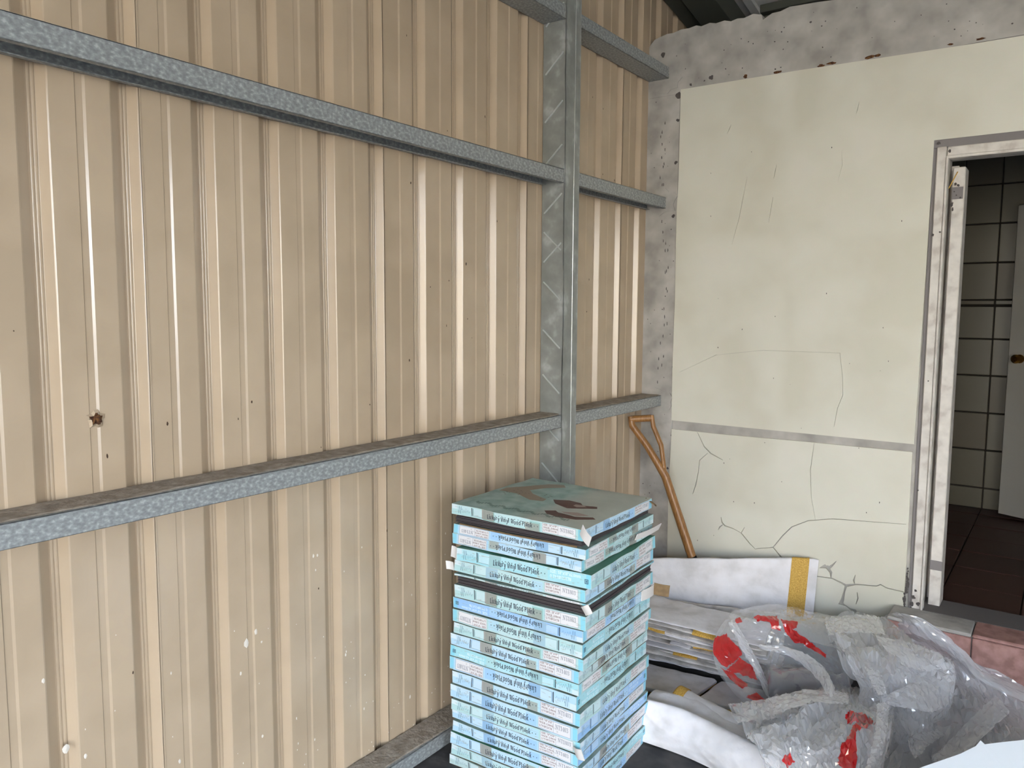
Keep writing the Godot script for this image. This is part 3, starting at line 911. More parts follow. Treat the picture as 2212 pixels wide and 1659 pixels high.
# lipped channel along z; web on top or below
func channel(called: String, label: String, y: float, z0: float, z1: float, web_up: bool, dusty: bool) -> Node3D:
	var o := thing(called, label, "steel girt", Vector3(0.0, y - 0.05, (z0 + z1) / 2.0), "galvanised wall girts")
	var h := absf(z1 - z0) / 2.0
	var t := 0.0035
	var st := new_st()
	var x0 := 0.002
	var x1 := 0.105
	var yw := 0.05 if web_up else 0.0
	var s := -1.0 if web_up else 1.0
	var seg := func(a: Vector2, b: Vector2) -> void:
		bbox(st, Vector3(minf(a.x, b.x), minf(a.y, b.y), -h), Vector3(maxf(a.x, b.x), maxf(a.y, b.y), h), 0.0012)
	seg.call(Vector2(x0, yw), Vector2(x1, yw + s * t))
	seg.call(Vector2(x1 - t, yw), Vector2(x1, yw + s * 0.052))
	seg.call(Vector2(x0, yw), Vector2(x0 + t, yw + s * 0.052))
	seg.call(Vector2(x1 - 0.018, yw + s * 0.052), Vector2(x1, yw + s * (0.052 - t)))
	seg.call(Vector2(x0, yw + s * 0.052), Vector2(x0 + 0.018, yw + s * (0.052 - t)))
	commit(st, "channel", mats.galv, o)
	if dusty:
		var d := new_st()
		var n := 60
		for k in n:
			var za := lerpf(-h + 0.002, h - 0.002, float(k) / n)
			var zb := lerpf(-h + 0.002, h - 0.002, float(k + 1) / n)
			var wa := 0.093 + 0.006 * soft.get_noise_2d(za * 14.0, y * 7.0)
			var wb := 0.093 + 0.006 * soft.get_noise_2d(zb * 14.0, y * 7.0)
			var ha := 0.0535 + 0.0015 * soft.get_noise_2d(za * 20.0, 3.0)
			var hb := 0.0535 + 0.0015 * soft.get_noise_2d(zb * 20.0, 3.0)
			quad(d, Vector3(0.004, ha, za), Vector3(0.004, hb, zb), Vector3(wb, hb - 0.001, zb), Vector3(wa, ha - 0.001, za))
			quad(d, Vector3(wa, ha - 0.001, za), Vector3(wb, hb - 0.001, zb), Vector3(wb + 0.004, 0.0502, zb), Vector3(wa + 0.004, 0.0502, za))
		commit(d, "dust_layer", mats.dust, o)
	return o


func build_steel() -> void:
	var post := thing("steel_post", "grey galvanised steel post with diagonal lacing bars", "post", Vector3(0.055, 0, 0.865))
	var near_c := new_st()
	bbox(near_c, Vector3(-0.053, 0, 0.050), Vector3(0.052, 3.3, 0.0555), 0.0015)
	bbox(near_c, Vector3(0.047, 0, -0.012), Vector3(0.052, 3.3, 0.0555), 0.0015)
	commit(near_c, "near_channel", mats.galv_post, post)
	var far_c := new_st()
	bbox(far_c, Vector3(0.047, 0, -0.055), Vector3(0.0515, 3.3, -0.0165), 0.0015)
	bbox(far_c, Vector3(-0.053, 0, -0.055), Vector3(0.052, 3.3, -0.050), 0.0015)
	commit(far_c, "far_channel", mats.galv_post, post)
	box_part("weld_seam", Vector3(0.044, 0, -0.0165), Vector3(0.0510, 3.3, -0.0125), mats.seam, post, 0.0015)
	# lacing bars on the face towards the doorway of the shed
	var ys := [[2.60, 1], [2.42, 1], [2.24, 1], [2.075, 1], [1.89, 1], [1.70, 1], [1.745, -1], [1.55, -1], [1.36, -1], [1.18, -1], [0.99, -1], [0.82, -1], [0.62, -1], [0.43, -1]]
	for a in ys:
		var st := new_st()
		var up: float = a[1]
		var tr := Transform3D(Basis.from_euler(Vector3(0, 0, up * 0.74)), Vector3(0.0, a[0], 0.0565))
		bbox(st, Vector3(-0.055, -0.003, -0.002), Vector3(0.055, 0.003, 0.0035), 0.0015, tr)
		commit(st, "lacing_bar", mats.lacing, post)
	var names := ["upper", "middle"]
	channel("steel_girt", "dust topped galvanised girt at waist height, running left from the post", 1.06, 0.921, 5.98, true, true)
	channel("steel_girt", "short dust topped galvanised girt above the spade handle", 1.06, 0.002, 0.809, true, true)
	channel("steel_girt", "galvanised girt running from the photo's upper left edge down to the post", 2.017, 0.921, 5.98, true, false)
	channel("steel_girt", "short galvanised girt right of the post, just above eye level", 2.020, 0.002, 0.809, true, false)
	channel("steel_girt", "galvanised girt at the top of the photo, left of the post", 2.625, 0.921, 5.98, false, false)
	channel("steel_girt", "short galvanised girt right of the post, highest of all", 2.625, 0.002, 0.809, false, false)
	channel("steel_girt", "dust covered bottom girt along the floor left of the cartons", 0.06, 0.921, 5.98, true, true)


func build_roof() -> void:
	var c := struct("ceiling", "shed roof sheeting sloping down to the back")
	var ang := 0.17
	var t := Transform3D(Basis.from_euler(Vector3(-ang, 0, 0)), Vector3(0, 3.23, -0.15))
	var st := new_st()
	bbox(st, Vector3(-0.1, 0.0, -3.0), Vector3(5.6, 0.03, 6.6), 0.001, t)
	var k := 0.0
	while k < 5.5:
		bbox(st, Vector3(k, -0.022, -3.0), Vector3(k + 0.05, 0.0, 6.6), 0.004, t)
		k += 0.2
	commit(st, "roof_sheet", mats.roof, c)
	var g := struct("wall_gable", "closing walls of the roof space above the back room")
	box_part("gable", Vector3(-0.1, 2.6, -2.75), Vector3(5.5, 3.3, -2.6), mats.steel_dark, g, 0.001)
	box_part("gable", Vector3(5.3, 2.6, -2.75), Vector3(5.5, 4.6, -0.1), mats.steel_dark, g, 0.001)
	box_part("gable_deck", Vector3(-0.1, 2.45, -2.7), Vector3(5.5, 2.5, -0.17), mats.steel_dark, g, 0.001)
	box_part("gable_foot", Vector3(-0.1, 0.0, -0.3), Vector3(0.6, 2.5, -0.165), mats.steel_dark, g, 0.001)
	var ra := thing("roof_rafter", "dark grey green steel rafter above the concrete beam", "rafter", Vector3(0.18, 2.96, -0.15))
	var tr := Transform3D(Basis.from_euler(Vector3(-ang, 0, 0)), Vector3.ZERO)
	box_part("flange", Vector3(-0.075, 0.0, -2.3), Vector3(0.075, 0.008, 5.9), mats.steel_dark, ra, 0.002, tr)
	box_part("web", Vector3(-0.005, 0.008, -2.3), Vector3(0.005, 0.22, 5.9), mats.steel_dark, ra, 0.002, tr)
	var ea := thing("eaves_beam", "black steel eaves beam along the top of the ribbed wall", "beam", Vector3(0.05, 2.99, -0.15))
	box_part("beam", Vector3(-0.045, 0.0, -2.3), Vector3(0.05, 0.22, 5.9), mats.steel_dark, ea, 0.003, tr)
	var tb := thing("cross_beam", "dark trussed cross beam behind the concrete beam", "beam", Vector3(2.9, 2.82, -0.55))
	box_part("chord", Vector3(-2.55, -0.02, -0.03), Vector3(2.3, 0.02, 0.03), mats.steel_dark, tb, 0.002)
	box_part("chord", Vector3(-2.55, 0.16, -0.03), Vector3(2.3, 0.20, 0.03), mats.steel_dark, tb, 0.002)
	box_part("web_plate", Vector3(-2.55, 0.0, -0.03), Vector3(2.3, 0.18, -0.022), mats.steel_dark, tb, 0.002)
	for i in 16:
		var st3 := new_st()
		bbox(st3, Vector3(-0.12, -0.006, -0.02), Vector3(0.12, 0.006, 0.01), 0.002, Transform3D(Basis.from_euler(Vector3(0, 0, 0.9 if i % 2 == 0 else -0.9)), Vector3(-2.4 + i * 0.16, 0.09, 0.0)))
		commit(st3, "lattice_bar", mats.steel_dark, tb)


# ---------------------------------------------------------------- cartons

func glyphs(text: String, size: int, serif := false, weight := 700) -> PackedVector2Array:
	var f := SystemFont.new()
	f.font_names = PackedStringArray(["Droid Serif" if serif else "Droid Sans"])
	f.font_weight = weight
	var tm := TextMesh.new()
	tm.font = f
	tm.text = text
	tm.font_size = size
	tm.pixel_size = 1.0
	tm.depth = 0.0
	tm.horizontal_alignment = HORIZONTAL_ALIGNMENT_LEFT
	tm.vertical_alignment = VERTICAL_ALIGNMENT_BOTTOM
	var arr := tm.get_mesh_arrays()
	var out := PackedVector2Array()
	if arr.size() == 0:
		return out
	var vs: PackedVector3Array = arr[Mesh.ARRAY_VERTEX]
	var ix = arr[Mesh.ARRAY_INDEX]
	if ix != null and ix.size() > 0:
		for i in ix:
			out.append(Vector2(vs[i].x, -vs[i].y))
	else:
		for v in vs:
			out.append(Vector2(v.x, -v.y))
	return out


func fill_tri(img: Image, a: Vector2, b: Vector2, c: Vector2, col: Color) -> void:
	var area := (b - a).cross(c - a)
	if absf(area) < 0.02:
		return
	var x0 := maxi(0, floori(minf(a.x, minf(b.x, c.x))))
	var x1 := mini(img.get_width() - 1, ceili(maxf(a.x, maxf(b.x, c.x))))
	var y0 := maxi(0, floori(minf(a.y, minf(b.y, c.y))))
	var y1 := mini(img.get_height() - 1, ceili(maxf(a.y, maxf(b.y, c.y))))
	for y in range(y0, y1 + 1):
		for x in range(x0, x1 + 1):
			var hit := 0
			for s in 4:
				var p := Vector2(x + 0.25 + 0.5 * (s % 2), y + 0.25 + 0.5 * (s / 2))
				var w0 := (b - a).cross(p - a) / area
				var w1 := (c - b).cross(p - b) / area
				var w2 := (a - c).cross(p - c) / area
				if w0 >= 0 and w1 >= 0 and w2 >= 0:
					hit += 1
			if hit:
				img.set_pixel(x, y, img.get_pixel(x, y).lerp(col, col.a * hit / 4.0))


# text with its baseline at (x, y), squeezed sideways by sx
func write(img: Image, text: String, x: float, y: float, size: int, col: Color, sx := 1.0, bounce := 0.0, serif := false, slant := 0.0) -> float:
	var pen := x
	var f := SystemFont.new()
	f.font_names = PackedStringArray(["Droid Serif" if serif else "Droid Sans"])
	f.font_weight = 700
	for i in text.length():
		var ch := text[i]
		var adv := f.get_string_size(ch, HORIZONTAL_ALIGNMENT_LEFT, -1, size).x * sx
		if ch != " ":
			var g := glyphs(ch, size, serif)
			var lo := Vector2(1e9, 1e9)
			var dy := bounce * sin(i * 2.7 + 0.6)
			for p in g:
				lo.x = minf(lo.x, p.x)
			for k in range(0, g.size() - 2, 3):
				var q := []
				for m in 3:
					var p := g[k + m]
					q.append(Vector2(pen + (p.x - lo.x) * sx - p.y * slant, y + dy + p.y))
				fill_tri(img, q[0], q[1], q[2], col)
		pen += adv + bounce * 0.35
	return pen


func rect(img: Image, x0: float, y0: float, x1: float, y1: float, c: Color) -> void:
	var w := img.get_width()
	var h := img.get_height()
	for y in range(maxi(0, int(y0 * h)), mini(h, int(y1 * h))):
		for x in range(maxi(0, int(x0 * w)), mini(w, int(x1 * w))):
			img.set_pixel(x, y, img.get_pixel(x, y).lerp(c, c.a))


# printed carton side: 0 label box, 1 plain size print; code on the label
func side_print(sd: int, base: Color, alt: Color, kind: int, code: String, tape: bool) -> ImageTexture:
	var w := 1024
	var h := 84
	var r := RandomNumberGenerator.new()
	r.seed = sd
	var img := Image.create(w, h, false, Image.FORMAT_RGBA8)
	img.fill(base)
	var ink := Color(0.08, 0.14, 0.20, 1.0)
	var pale := Color(0.86, 0.91, 0.94)
	# patchwork of printed rectangles
	rect(img, 0.0, 0.0, 0.045, 0.45, Color(pale, 0.8))
	rect(img, 0.045, 0.0, 0.16, 0.5, Color(pale, 0.35))
	rect(img, 0.18, 0.12, 0.262, 0.82, Color(pale, 0.45))
	rect(img, 0.262, 0.0, 0.352, 1.0, Color(alt.darkened(0.12), 0.7))
	rect(img, 0.352, 0.0, 0.62, 0.8, Color(pale, 0.28))
	rect(img, 0.62, 0.15, 0.70, 1.0, Color(alt, 0.65))
	rect(img, 0.965, 0.0, 1.0, 1.0, Color(0.45, 0.80, 0.90, 0.6))
	if tape:
		rect(img, 0.25, 0.0, 0.345, 0.92, Color(0.60, 0.57, 0.54, 0.75))
		rect(img, r.randf_range(0.55, 0.62), 0.3, 0.69, 1.0, Color(0.60, 0.58, 0.54, 0.6))
	# flowing script of the maker's mark, too worn to read
	var last := Vector2.ZERO
	for k in 90:
		var q := Vector2(0.052 * w + k * 1.15, h * (0.5 + 0.22 * sin(k * 0.42) * (1.0 - k / 150.0) - 0.05 * sin(k * 0.13)))
		if k < 26:
			q.y = h * (0.48 + 0.36 * sin(k * 0.5))
		if k:
			var n := (q - last).normalized().orthogonal() * (1.6 if k < 30 else 1.0)
			fill_tri(img, last + n, last - n, q - n, Color(0.30, 0.45, 0.55, 0.5))
			fill_tri(img, last + n, q - n, q + n, Color(0.30, 0.45, 0.55, 0.5))
		last = q
	rect(img, 0.163, 0.1, 0.168, 0.86, ink)
	rect(img, 0.173, 0.14, 0.176, 0.82, Color(ink, 0.8))
	rect(img, 0.176, 0.80, 0.26, 0.84, Color(ink, 0.3))
	# lettering with dots over it
	var x := write(img, "Luxury Vinyl Wood Plank", 0.295 * w, 0.88 * h, 46, ink, 0.60, 3.0)
	var k2 := 0.31 * w
	var n2 := 0
	while k2 < 0.70 * w:
		var yy := 0.30 * h + 3.0 * sin(n2 * 1.3)
		if k2 > x:
			yy = 0.52 * h
		rect(img, k2 / w, yy / h, (k2 + 5.0) / w, (yy + 6.0) / h, ink)
		k2 += 25.0
		n2 += 1
	if kind == 0:
		rect(img, 0.712, 0.09, 0.95, 0.93, Color(0.90, 0.89, 0.90, 0.95))
		for e in [[0.712, 0.09, 0.95, 0.115], [0.712, 0.905, 0.95, 0.93], [0.712, 0.09, 0.714, 0.93], [0.948, 0.09, 0.95, 0.93], [0.825, 0.09, 0.827, 0.93]]:
			rect(img, e[0], e[1], e[2], e[3], Color(0.45, 0.47, 0.52, 0.7))
		var red := Color(0.42, 0.30, 0.30, 0.9)
		write(img, "SIZE: 18\"x18\"", 0.720 * w, 0.36 * h, 17, red, 0.9)
		write(img, "THICK: 2.0mm", 0.720 * w, 0.60 * h, 17, red, 0.9)
		write(img, "Q.TY:18PCS/CTN", 0.720 * w, 0.85 * h, 17, red, 0.72)
		write(img, code, 0.840 * w, 0.70 * h, 40, Color(0.52, 0.53, 0.58, 0.9), 0.66, 0.0, true)
	else:
		write(img, "SIZE: 18\"x18\"x2.0mm", 0.715 * w, 0.44 * h, 27, Color(0.93, 0.97, 1.0, 0.9), 0.8)
		write(img, "Q.TY:18PCS/CTN", 0.715 * w, 0.80 * h, 27, Color(0.93, 0.97, 1.0, 0.9), 0.74)
		rect(img, 0.955, 0.35, 0.980, 0.68, Color(0.20, 0.33, 0.42, 0.8))
		rect(img, 0.9585, 0.40, 0.9765, 0.63, Color(0.55, 0.75, 0.82, 0.8))
		rect(img, 0.963, 0.46, 0.972, 0.57, Color(0.20, 0.33, 0.42, 0.8))
	# scuffs, dust and worn edges
	var nz := FastNoiseLite.new()
	nz.seed = sd
	nz.frequency = 0.02
	for yy in h:
		for xx in w:
			var v := nz.get_noise_2d(xx * 0.5, yy * 2.0 + sd * 100.0)
			var edge := 0.0
			if yy < 3 or yy > h - 4 or xx < 5 or xx > w - 6:
				edge = 0.45
			var p := img.get_pixel(xx, yy)
			if v > 0.32:
				p = p.lerp(Color(0.64, 0.65, 0.63), clampf((v - 0.32) * 2.2, 0.0, 0.55))
			img.set_pixel(xx, yy, p.lerp(Color(0.80, 0.82, 0.82), edge))
	return ImageTexture.create_from_image(img)


func top_print() -> ImageTexture:
	var n := 512
	var img := Image.create(n, n, false, Image.FORMAT_RGBA8)
	var nz := FastNoiseLite.new()
	nz.seed = 77
	nz.frequency = 0.012
	for y in n:
		for x in n:
			var v := nz.get_noise_2d(x, y)
			var c := Color(0.54, 0.67, 0.64).lerp(Color(0.70, 0.79, 0.76), clampf(0.45 + v, 0, 1))
			# the printed room fades to a pale floor on one side
			var u := float(x) / n
			if u > 0.62:
				c = c.lerp(Color(0.75, 0.76, 0.72), 0.8)
			elif u > 0.5:
				c = c.lerp(Color(0.75, 0.76, 0.72), 0.8 * (u - 0.5) / 0.12)
			img.set_pixel(x, y, c)
	# printed armchairs
	var brown := Color(0.36, 0.20, 0.17)
	for poly in [
		[[250, 255], [300, 225], [350, 235], [372, 262], [420, 250], [432, 272], [385, 300], [345, 322], [285, 300]],
		[[300, 395], [330, 372], [352, 392], [420, 402], [470, 372], [488, 386], [440, 432], [380, 447], [330, 430]],
	]:
		var pv := PackedVector2Array()
		for p in poly:
			pv.append(Vector2(p[0], p[1]))
		var ix := Geometry2D.triangulate_polygon(pv)
		for k in range(0, ix.size(), 3):
			fill_tri(img, pv[ix[k]], pv[ix[k + 1]], pv[ix[k + 2]], brown)
	for poly in [[[345, 262], [372, 258], [392, 272], [365, 292], [345, 282]], [[352, 372], [400, 352], [452, 362], [420, 392], [372, 388]]]:
		var pv := PackedVector2Array()
		for p in poly:
			pv.append(Vector2(p[0], p[1]))
		var ix := Geometry2D.triangulate_polygon(pv)
		for k in range(0, ix.size(), 3):
			fill_tri(img, pv[ix[k]], pv[ix[k + 1]], pv[ix[k + 2]], Color(0.66, 0.58, 0.54))
	# ghost of a line of script along the front
	for k in 46:
		var x := 60 + k * 8
		rect(img, x / 512.0, (440 + 10 * sin(k * 0.9)) / 512.0, (x + 6) / 512.0, (456 + 10 * sin(k * 0.9)) / 512.0, Color(0.16, 0.30, 0.26, 0.55))
	# torn paper showing bare board
	for poly in [[[18, 210], [60, 150], [110, 60], [170, 40], [190, 70], [140, 130], [110, 190], [150, 230], [230, 262], [236, 300], [190, 312], [100, 268], [20, 262]]]:
		var pv := PackedVector2Array()
		for p in poly:
			pv.append(Vector2(p[0] + rng.randf_range(-4, 4), p[1] + rng.randf_range(-4, 4)))
		var ix := Geometry2D.triangulate_polygon(pv)
		for k in range(0, ix.size(), 3):
			fill_tri(img, pv[ix[k]], pv[ix[k + 1]], pv[ix[k + 2]], Color(0.60, 0.54, 0.46))
	for k in 20:
		var px := rng.randf_range(0.1, 0.44)
		var py := rng.randf_range(0.4, 0.58)
		rect(img, px, py, px + 0.012, py + 0.01, Color(0.28, 0.24, 0.20, 0.6))
	return ImageTexture.create_from_image(img)


# one carton: four printed sides, a top and a bottom; corners (x, z) in its own axes
func carton_mesh(h: float, sides: Array, top: Material, under: Material, sd: int, droop := Vector3.ZERO) -> ArrayMesh:
	var s := 0.235
	var n := 14
	var mesh := ArrayMesh.new()
	var cs := [Vector3(-s, 0, s), Vector3(s, 0, s), Vector3(s, 0, -s), Vector3(-s, 0, -s)]
	var place := func(p: Vector3) -> Vector3:
		# worn boxes sag and bulge a little
		var b := 0.0028 * soft.get_noise_3d(p.x * 9.0 + sd * 13.0, p.y * 25.0, p.z * 9.0)
		var o := Vector3(p.x, 0, p.z).normalized() * b
		return p + o + Vector3(0, (0.0016 * soft.get_noise_3d(p.x * 7.0, sd * 9.0, p.z * 7.0) + droop.x * p.x + droop.z * p.z) * (1.0 if p.y > 0.0 else 0.6), 0)
	for k in 4:
		var a: Vector3 = cs[k]
		var b: Vector3 = cs[(k + 1) % 4]
		var st := new_st()
		var flip: bool = sides[k][1]
		for i in n:
			var u0 := float(i) / n
			var u1 := float(i + 1) / n
			var e := 0.0025
			var p0 := a.lerp(b, u0)
			var p1 := a.lerp(b, u1)
			var lo0: Vector3 = place.call(p0 + Vector3(0, 0.0008, 0))
			var lo1: Vector3 = place.call(p1 + Vector3(0, 0.0008, 0))
			var hi0: Vector3 = place.call(p0 + Vector3(0, h - e, 0))
			var hi1: Vector3 = place.call(p1 + Vector3(0, h - e, 0))
			var q := [Vector2(u0, 1), Vector2(u1, 1), Vector2(u1, 0), Vector2(u0, 0)]
			if flip:
				q = [Vector2(1 - u0, 0), Vector2(1 - u1, 0), Vector2(1 - u1, 1), Vector2(1 - u0, 1)]
			quad(st, lo0, lo1, hi1, hi0, q[0], q[1], q[2], q[3])
		st.commit(mesh)
		mesh.surface_set_material(k, sides[k][0])
	var tp := new_st()
	var m := 14
	for j in m:
		for i in m:
			var pt := func(ii: int, jj: int) -> Vector3:
				var x := lerpf(-s, s, float(ii) / m)
				var z := lerpf(s, -s, float(jj) / m)
				var edge := 1.0 if ii == 0 or jj == 0 or ii == m or jj == m else 0.0
				return place.call(Vector3(x, h - 0.0025 * edge, z))
			quad(tp, pt.call(i, j), pt.call(i + 1, j), pt.call(i + 1, j + 1), pt.call(i, j + 1), Vector2(float(i) / m, 1 - float(j) / m), Vector2(float(i + 1) / m, 1 - float(j) / m), Vector2(float(i + 1) / m, 1 - float(j + 1) / m), Vector2(float(i) / m, 1 - float(j + 1) / m))
	tp.commit(mesh)
	mesh.surface_set_material(4, top)
	var bt := new_st()
	for k in 4:
		tri(bt, Vector3(0, 0.0008, 0), place.call(cs[(k + 1) % 4] + Vector3(0, 0.0008, 0)), place.call(cs[k] + Vector3(0, 0.0008, 0)))
	bt.commit(mesh)
	mesh.surface_set_material(5, under)
	return mesh


func print_mat(t: Texture2D) -> StandardMaterial3D:
	var m := plain(Color.WHITE, 0.42)
	m.albedo_texture = t
	return m


func build_cartons() -> void:
	var teal := Color(0.70, 0.84, 0.85)
	var blue := Color(0.70, 0.84, 0.93)
	var sky := Color(0.60, 0.77, 0.94)
	var prints := []
	var spec := [[1, teal, blue, 0, "NT1803", false], [2, blue, sky, 0, "NT1403", false], [3, teal, Color(0.55, 0.74, 0.72), 0, "NT1803", true], [4, blue, teal, 0, "NT1403", true], [5, Color(0.64, 0.85, 0.89), teal, 1, "", false], [6, sky, blue, 1, "", false], [7, Color(0.72, 0.82, 0.82), teal, 0, "NT1403", true]]
	for s in spec:
		prints.append(print_mat(side_print(s[0], s[1], s[2], s[3], s[4], s[5])))
	var top_mat := print_mat(top_print())
	top_mat.roughness = 0.4
	# [print on the front, upside down?, print on the right, upside down?, top]
	var look := [[2, 0, 1, 0], [1, 1, 2, 1], [3, 1, 2, 1], [4, 0, 0, 0], [0, 0, 3, 0], [6, 0, 4, 0], [2, 0, 2, 0], [5, 1, 1, 1], [0, 1, 4, 1], [2, 0, 0, 0], [3, 0, 6, 0], [4, 1, 2, 1], [1, 1, 4, 1], [3, 0, 0, 0], [1, 0, 5, 0], [0, 0, 1, 0], [1, 0, 5, 0], [1, 0, 3, 0], [3, 0, 1, 0], [0, 0, 4, 0], [6, 0, 1, 0]]
	var ords := ["topmost", "second", "third", "fourth", "fifth", "sixth", "seventh", "eighth", "ninth", "tenth", "eleventh", "twelfth", "thirteenth", "fourteenth", "fifteenth", "sixteenth", "seventeenth", "eighteenth", "nineteenth", "twentieth", "bottom"]
	for i in CARTONS.size():
		var c: Array = CARTONS[i]
		var l: Array = look[i]
		var tone := "teal" if l[0] in [0, 2, 4, 6] else "light blue"
		var label := "%s flooring carton, %s from the top of the stack, print %s" % [tone, ords[i], "upside down" if l[1] else "upright"]
		if i == 0:
			label = "topmost flooring carton with torn green lid and printed brown armchairs"
		elif i == 5:
			label = "sixth flooring carton from the top, torn open to its dark planks"
		elif i == 20:
			label = "bottom flooring carton of the stack, on the floor"
		var o := thing("flooring_carton", label, "carton", Vector3(c[0], c[1], c[2]), "stack of vinyl plank cartons")
		o.rotation.y = deg_to_rad(c[4])
		var sides := [[prints[l[0]], l[1] == 1], [prints[l[2]], l[3] == 1], [prints[(i + 2) % 7], false], [prints[(i + 4) % 7], false]]
		var h: float = c[3] - 0.001
		if i == 5:
			# torn sleeve above, dark planks below
			var planks := new_st()
			for k in 6:
				bbox(planks, Vector3(-0.228, 0.0005 + k * 0.0048, -0.228), Vector3(0.2285 + 0.0015 * sin(k * 2.0), 0.0046 + k * 0.0048, 0.2285 + 0.001 * cos(k * 3.0)), 0.0006)
			commit(planks, "planks", mats.vinyl, o)
			put(carton_mesh(0.009, [sides[0], [prints[4], false], sides[2], sides[3]], mats.carton_top, mats.card, 60), "carton_body", null, o, Vector3(0.002, 0.0295, 0.003))
		elif i == 0:
			var planks := new_st()
			for k in 4:
				bbox(planks, Vector3(-0.226, -0.0215 + k * 0.0052, -0.226), Vector3(0.226, -0.0168 + k * 0.0052, 0.227 - 0.002 * (k % 2)), 0.0006)
			commit(planks, "planks", mats.vinyl, o)
			put(carton_mesh(h, sides, top_mat, mats.card, i, Vector3(-0.018, 0, 0.006)), "lid", null, o)
		else:
			put(carton_mesh(h, sides, mats.carton_green if i in [3, 18] else mats.carton_top, mats.card, i), "carton_body", null, o)
		# loose tuck flaps at the corners
		match i:
			0:
				flap(o, Vector3(0.228, 0.020, 0.240), Vector3(0.030, -0.030, 0.004), Vector3(0.012, 0.030, 0.006), mats.card_white)
				flap(o, Vector3(0.250, 0.012, -0.215), Vector3(-0.010, -0.016, -0.045), Vector3(-0.03, 0.018, 0.0), mats.card)
			3:
				flap(o, Vector3(-0.236, 0.004, 0.236), Vector3(-0.024, 0.004, -0.004), Vector3(0.004, 0.036, 0.0), mats.card_white)
			4:
				flap(o, Vector3(-0.234, 0.002, 0.238), Vector3(-0.026, 0.002, 0.006), Vector3(-0.003, 0.026, 0.0), mats.card_white)
			5:
				flap(o, Vector3(0.232, 0.004, 0.236), Vector3(0.024, 0.014, 0.006), Vector3(-0.014, 0.024, 0.004), mats.card_white)
			7:
				flap(o, Vector3(0.238, 0.004, -0.150), Vector3(0.004, -0.004, -0.085), Vector3(0.0, 0.036, 0.0), mats.card_white)
				flap(o, Vector3(0.240, 0.002, -0.236), Vector3(0.048, -0.006, -0.020), Vector3(0.004, 0.040, 0.0), mats.card)
			15:
				flap(o, Vector3(0.226, -0.006, 0.240), Vector3(0.030, 0.004, 0.008), Vector3(-0.010, 0.032, 0.004), mats.card_white)
			10, 14, 19:
				flap(o, Vector3(-0.236, 0.004, 0.230), Vector3(-0.008, 0.0, -0.030), Vector3(0.0, 0.030, 0.0), mats.card)
			1:
				flap(o, Vector3(-0.21, h, 0.237), Vector3(0.42, 0.002, 0.002), Vector3(0.0, 0.004, 0.002), mats.card)
			2:
				flap(o, Vector3(0.238, 0.012, -0.10), Vector3(0.018, 0.006, -0.14), Vector3(0.010, 0.022, 0.0), mats.card_white)


# small bent piece of board: corner, one edge, other edge
func flap(o: Node3D, at: Vector3, e: Vector3, f: Vector3, m: Material) -> void:
	var st := new_st()
	var n := e.cross(f).normalized() * 0.0012
	var n2 := n * 3.0
	var k := 6
	for i in k:
		var u0 := float(i) / k
		var u1 := float(i + 1) / k
		var b0 := n2 * sin(u0 * PI)
		var b1 := n2 * sin(u1 * PI)
		quad(st, at + e * u0 + b0 + n, at + e * u1 + b1 + n, at + e * u1 + f + b1 + n, at + e * u0 + f + b0 + n)
		quad(st, at + e * u1 + b1 - n, at + e * u0 + b0 - n, at + e * u0 + f + b0 - n, at + e * u1 + f + b1 - n)
		quad(st, at + e * u0 + b0 - n, at + e * u1 + b1 - n, at + e * u1 + b1 + n, at + e * u0 + b0 + n)
		quad(st, at + e * u1 + f + b1 - n, at + e * u0 + f + b0 - n, at + e * u0 + f + b0 + n, at + e * u1 + f + b1 + n)
	quad(st, at + f - n, at - n, at + n, at + f + n)
	quad(st, at + e - n, at + e + f - n, at + e + f + n, at + e + n)
	commit(st, "tuck_flap", m, o)


# ---------------------------------------------------------------- spade

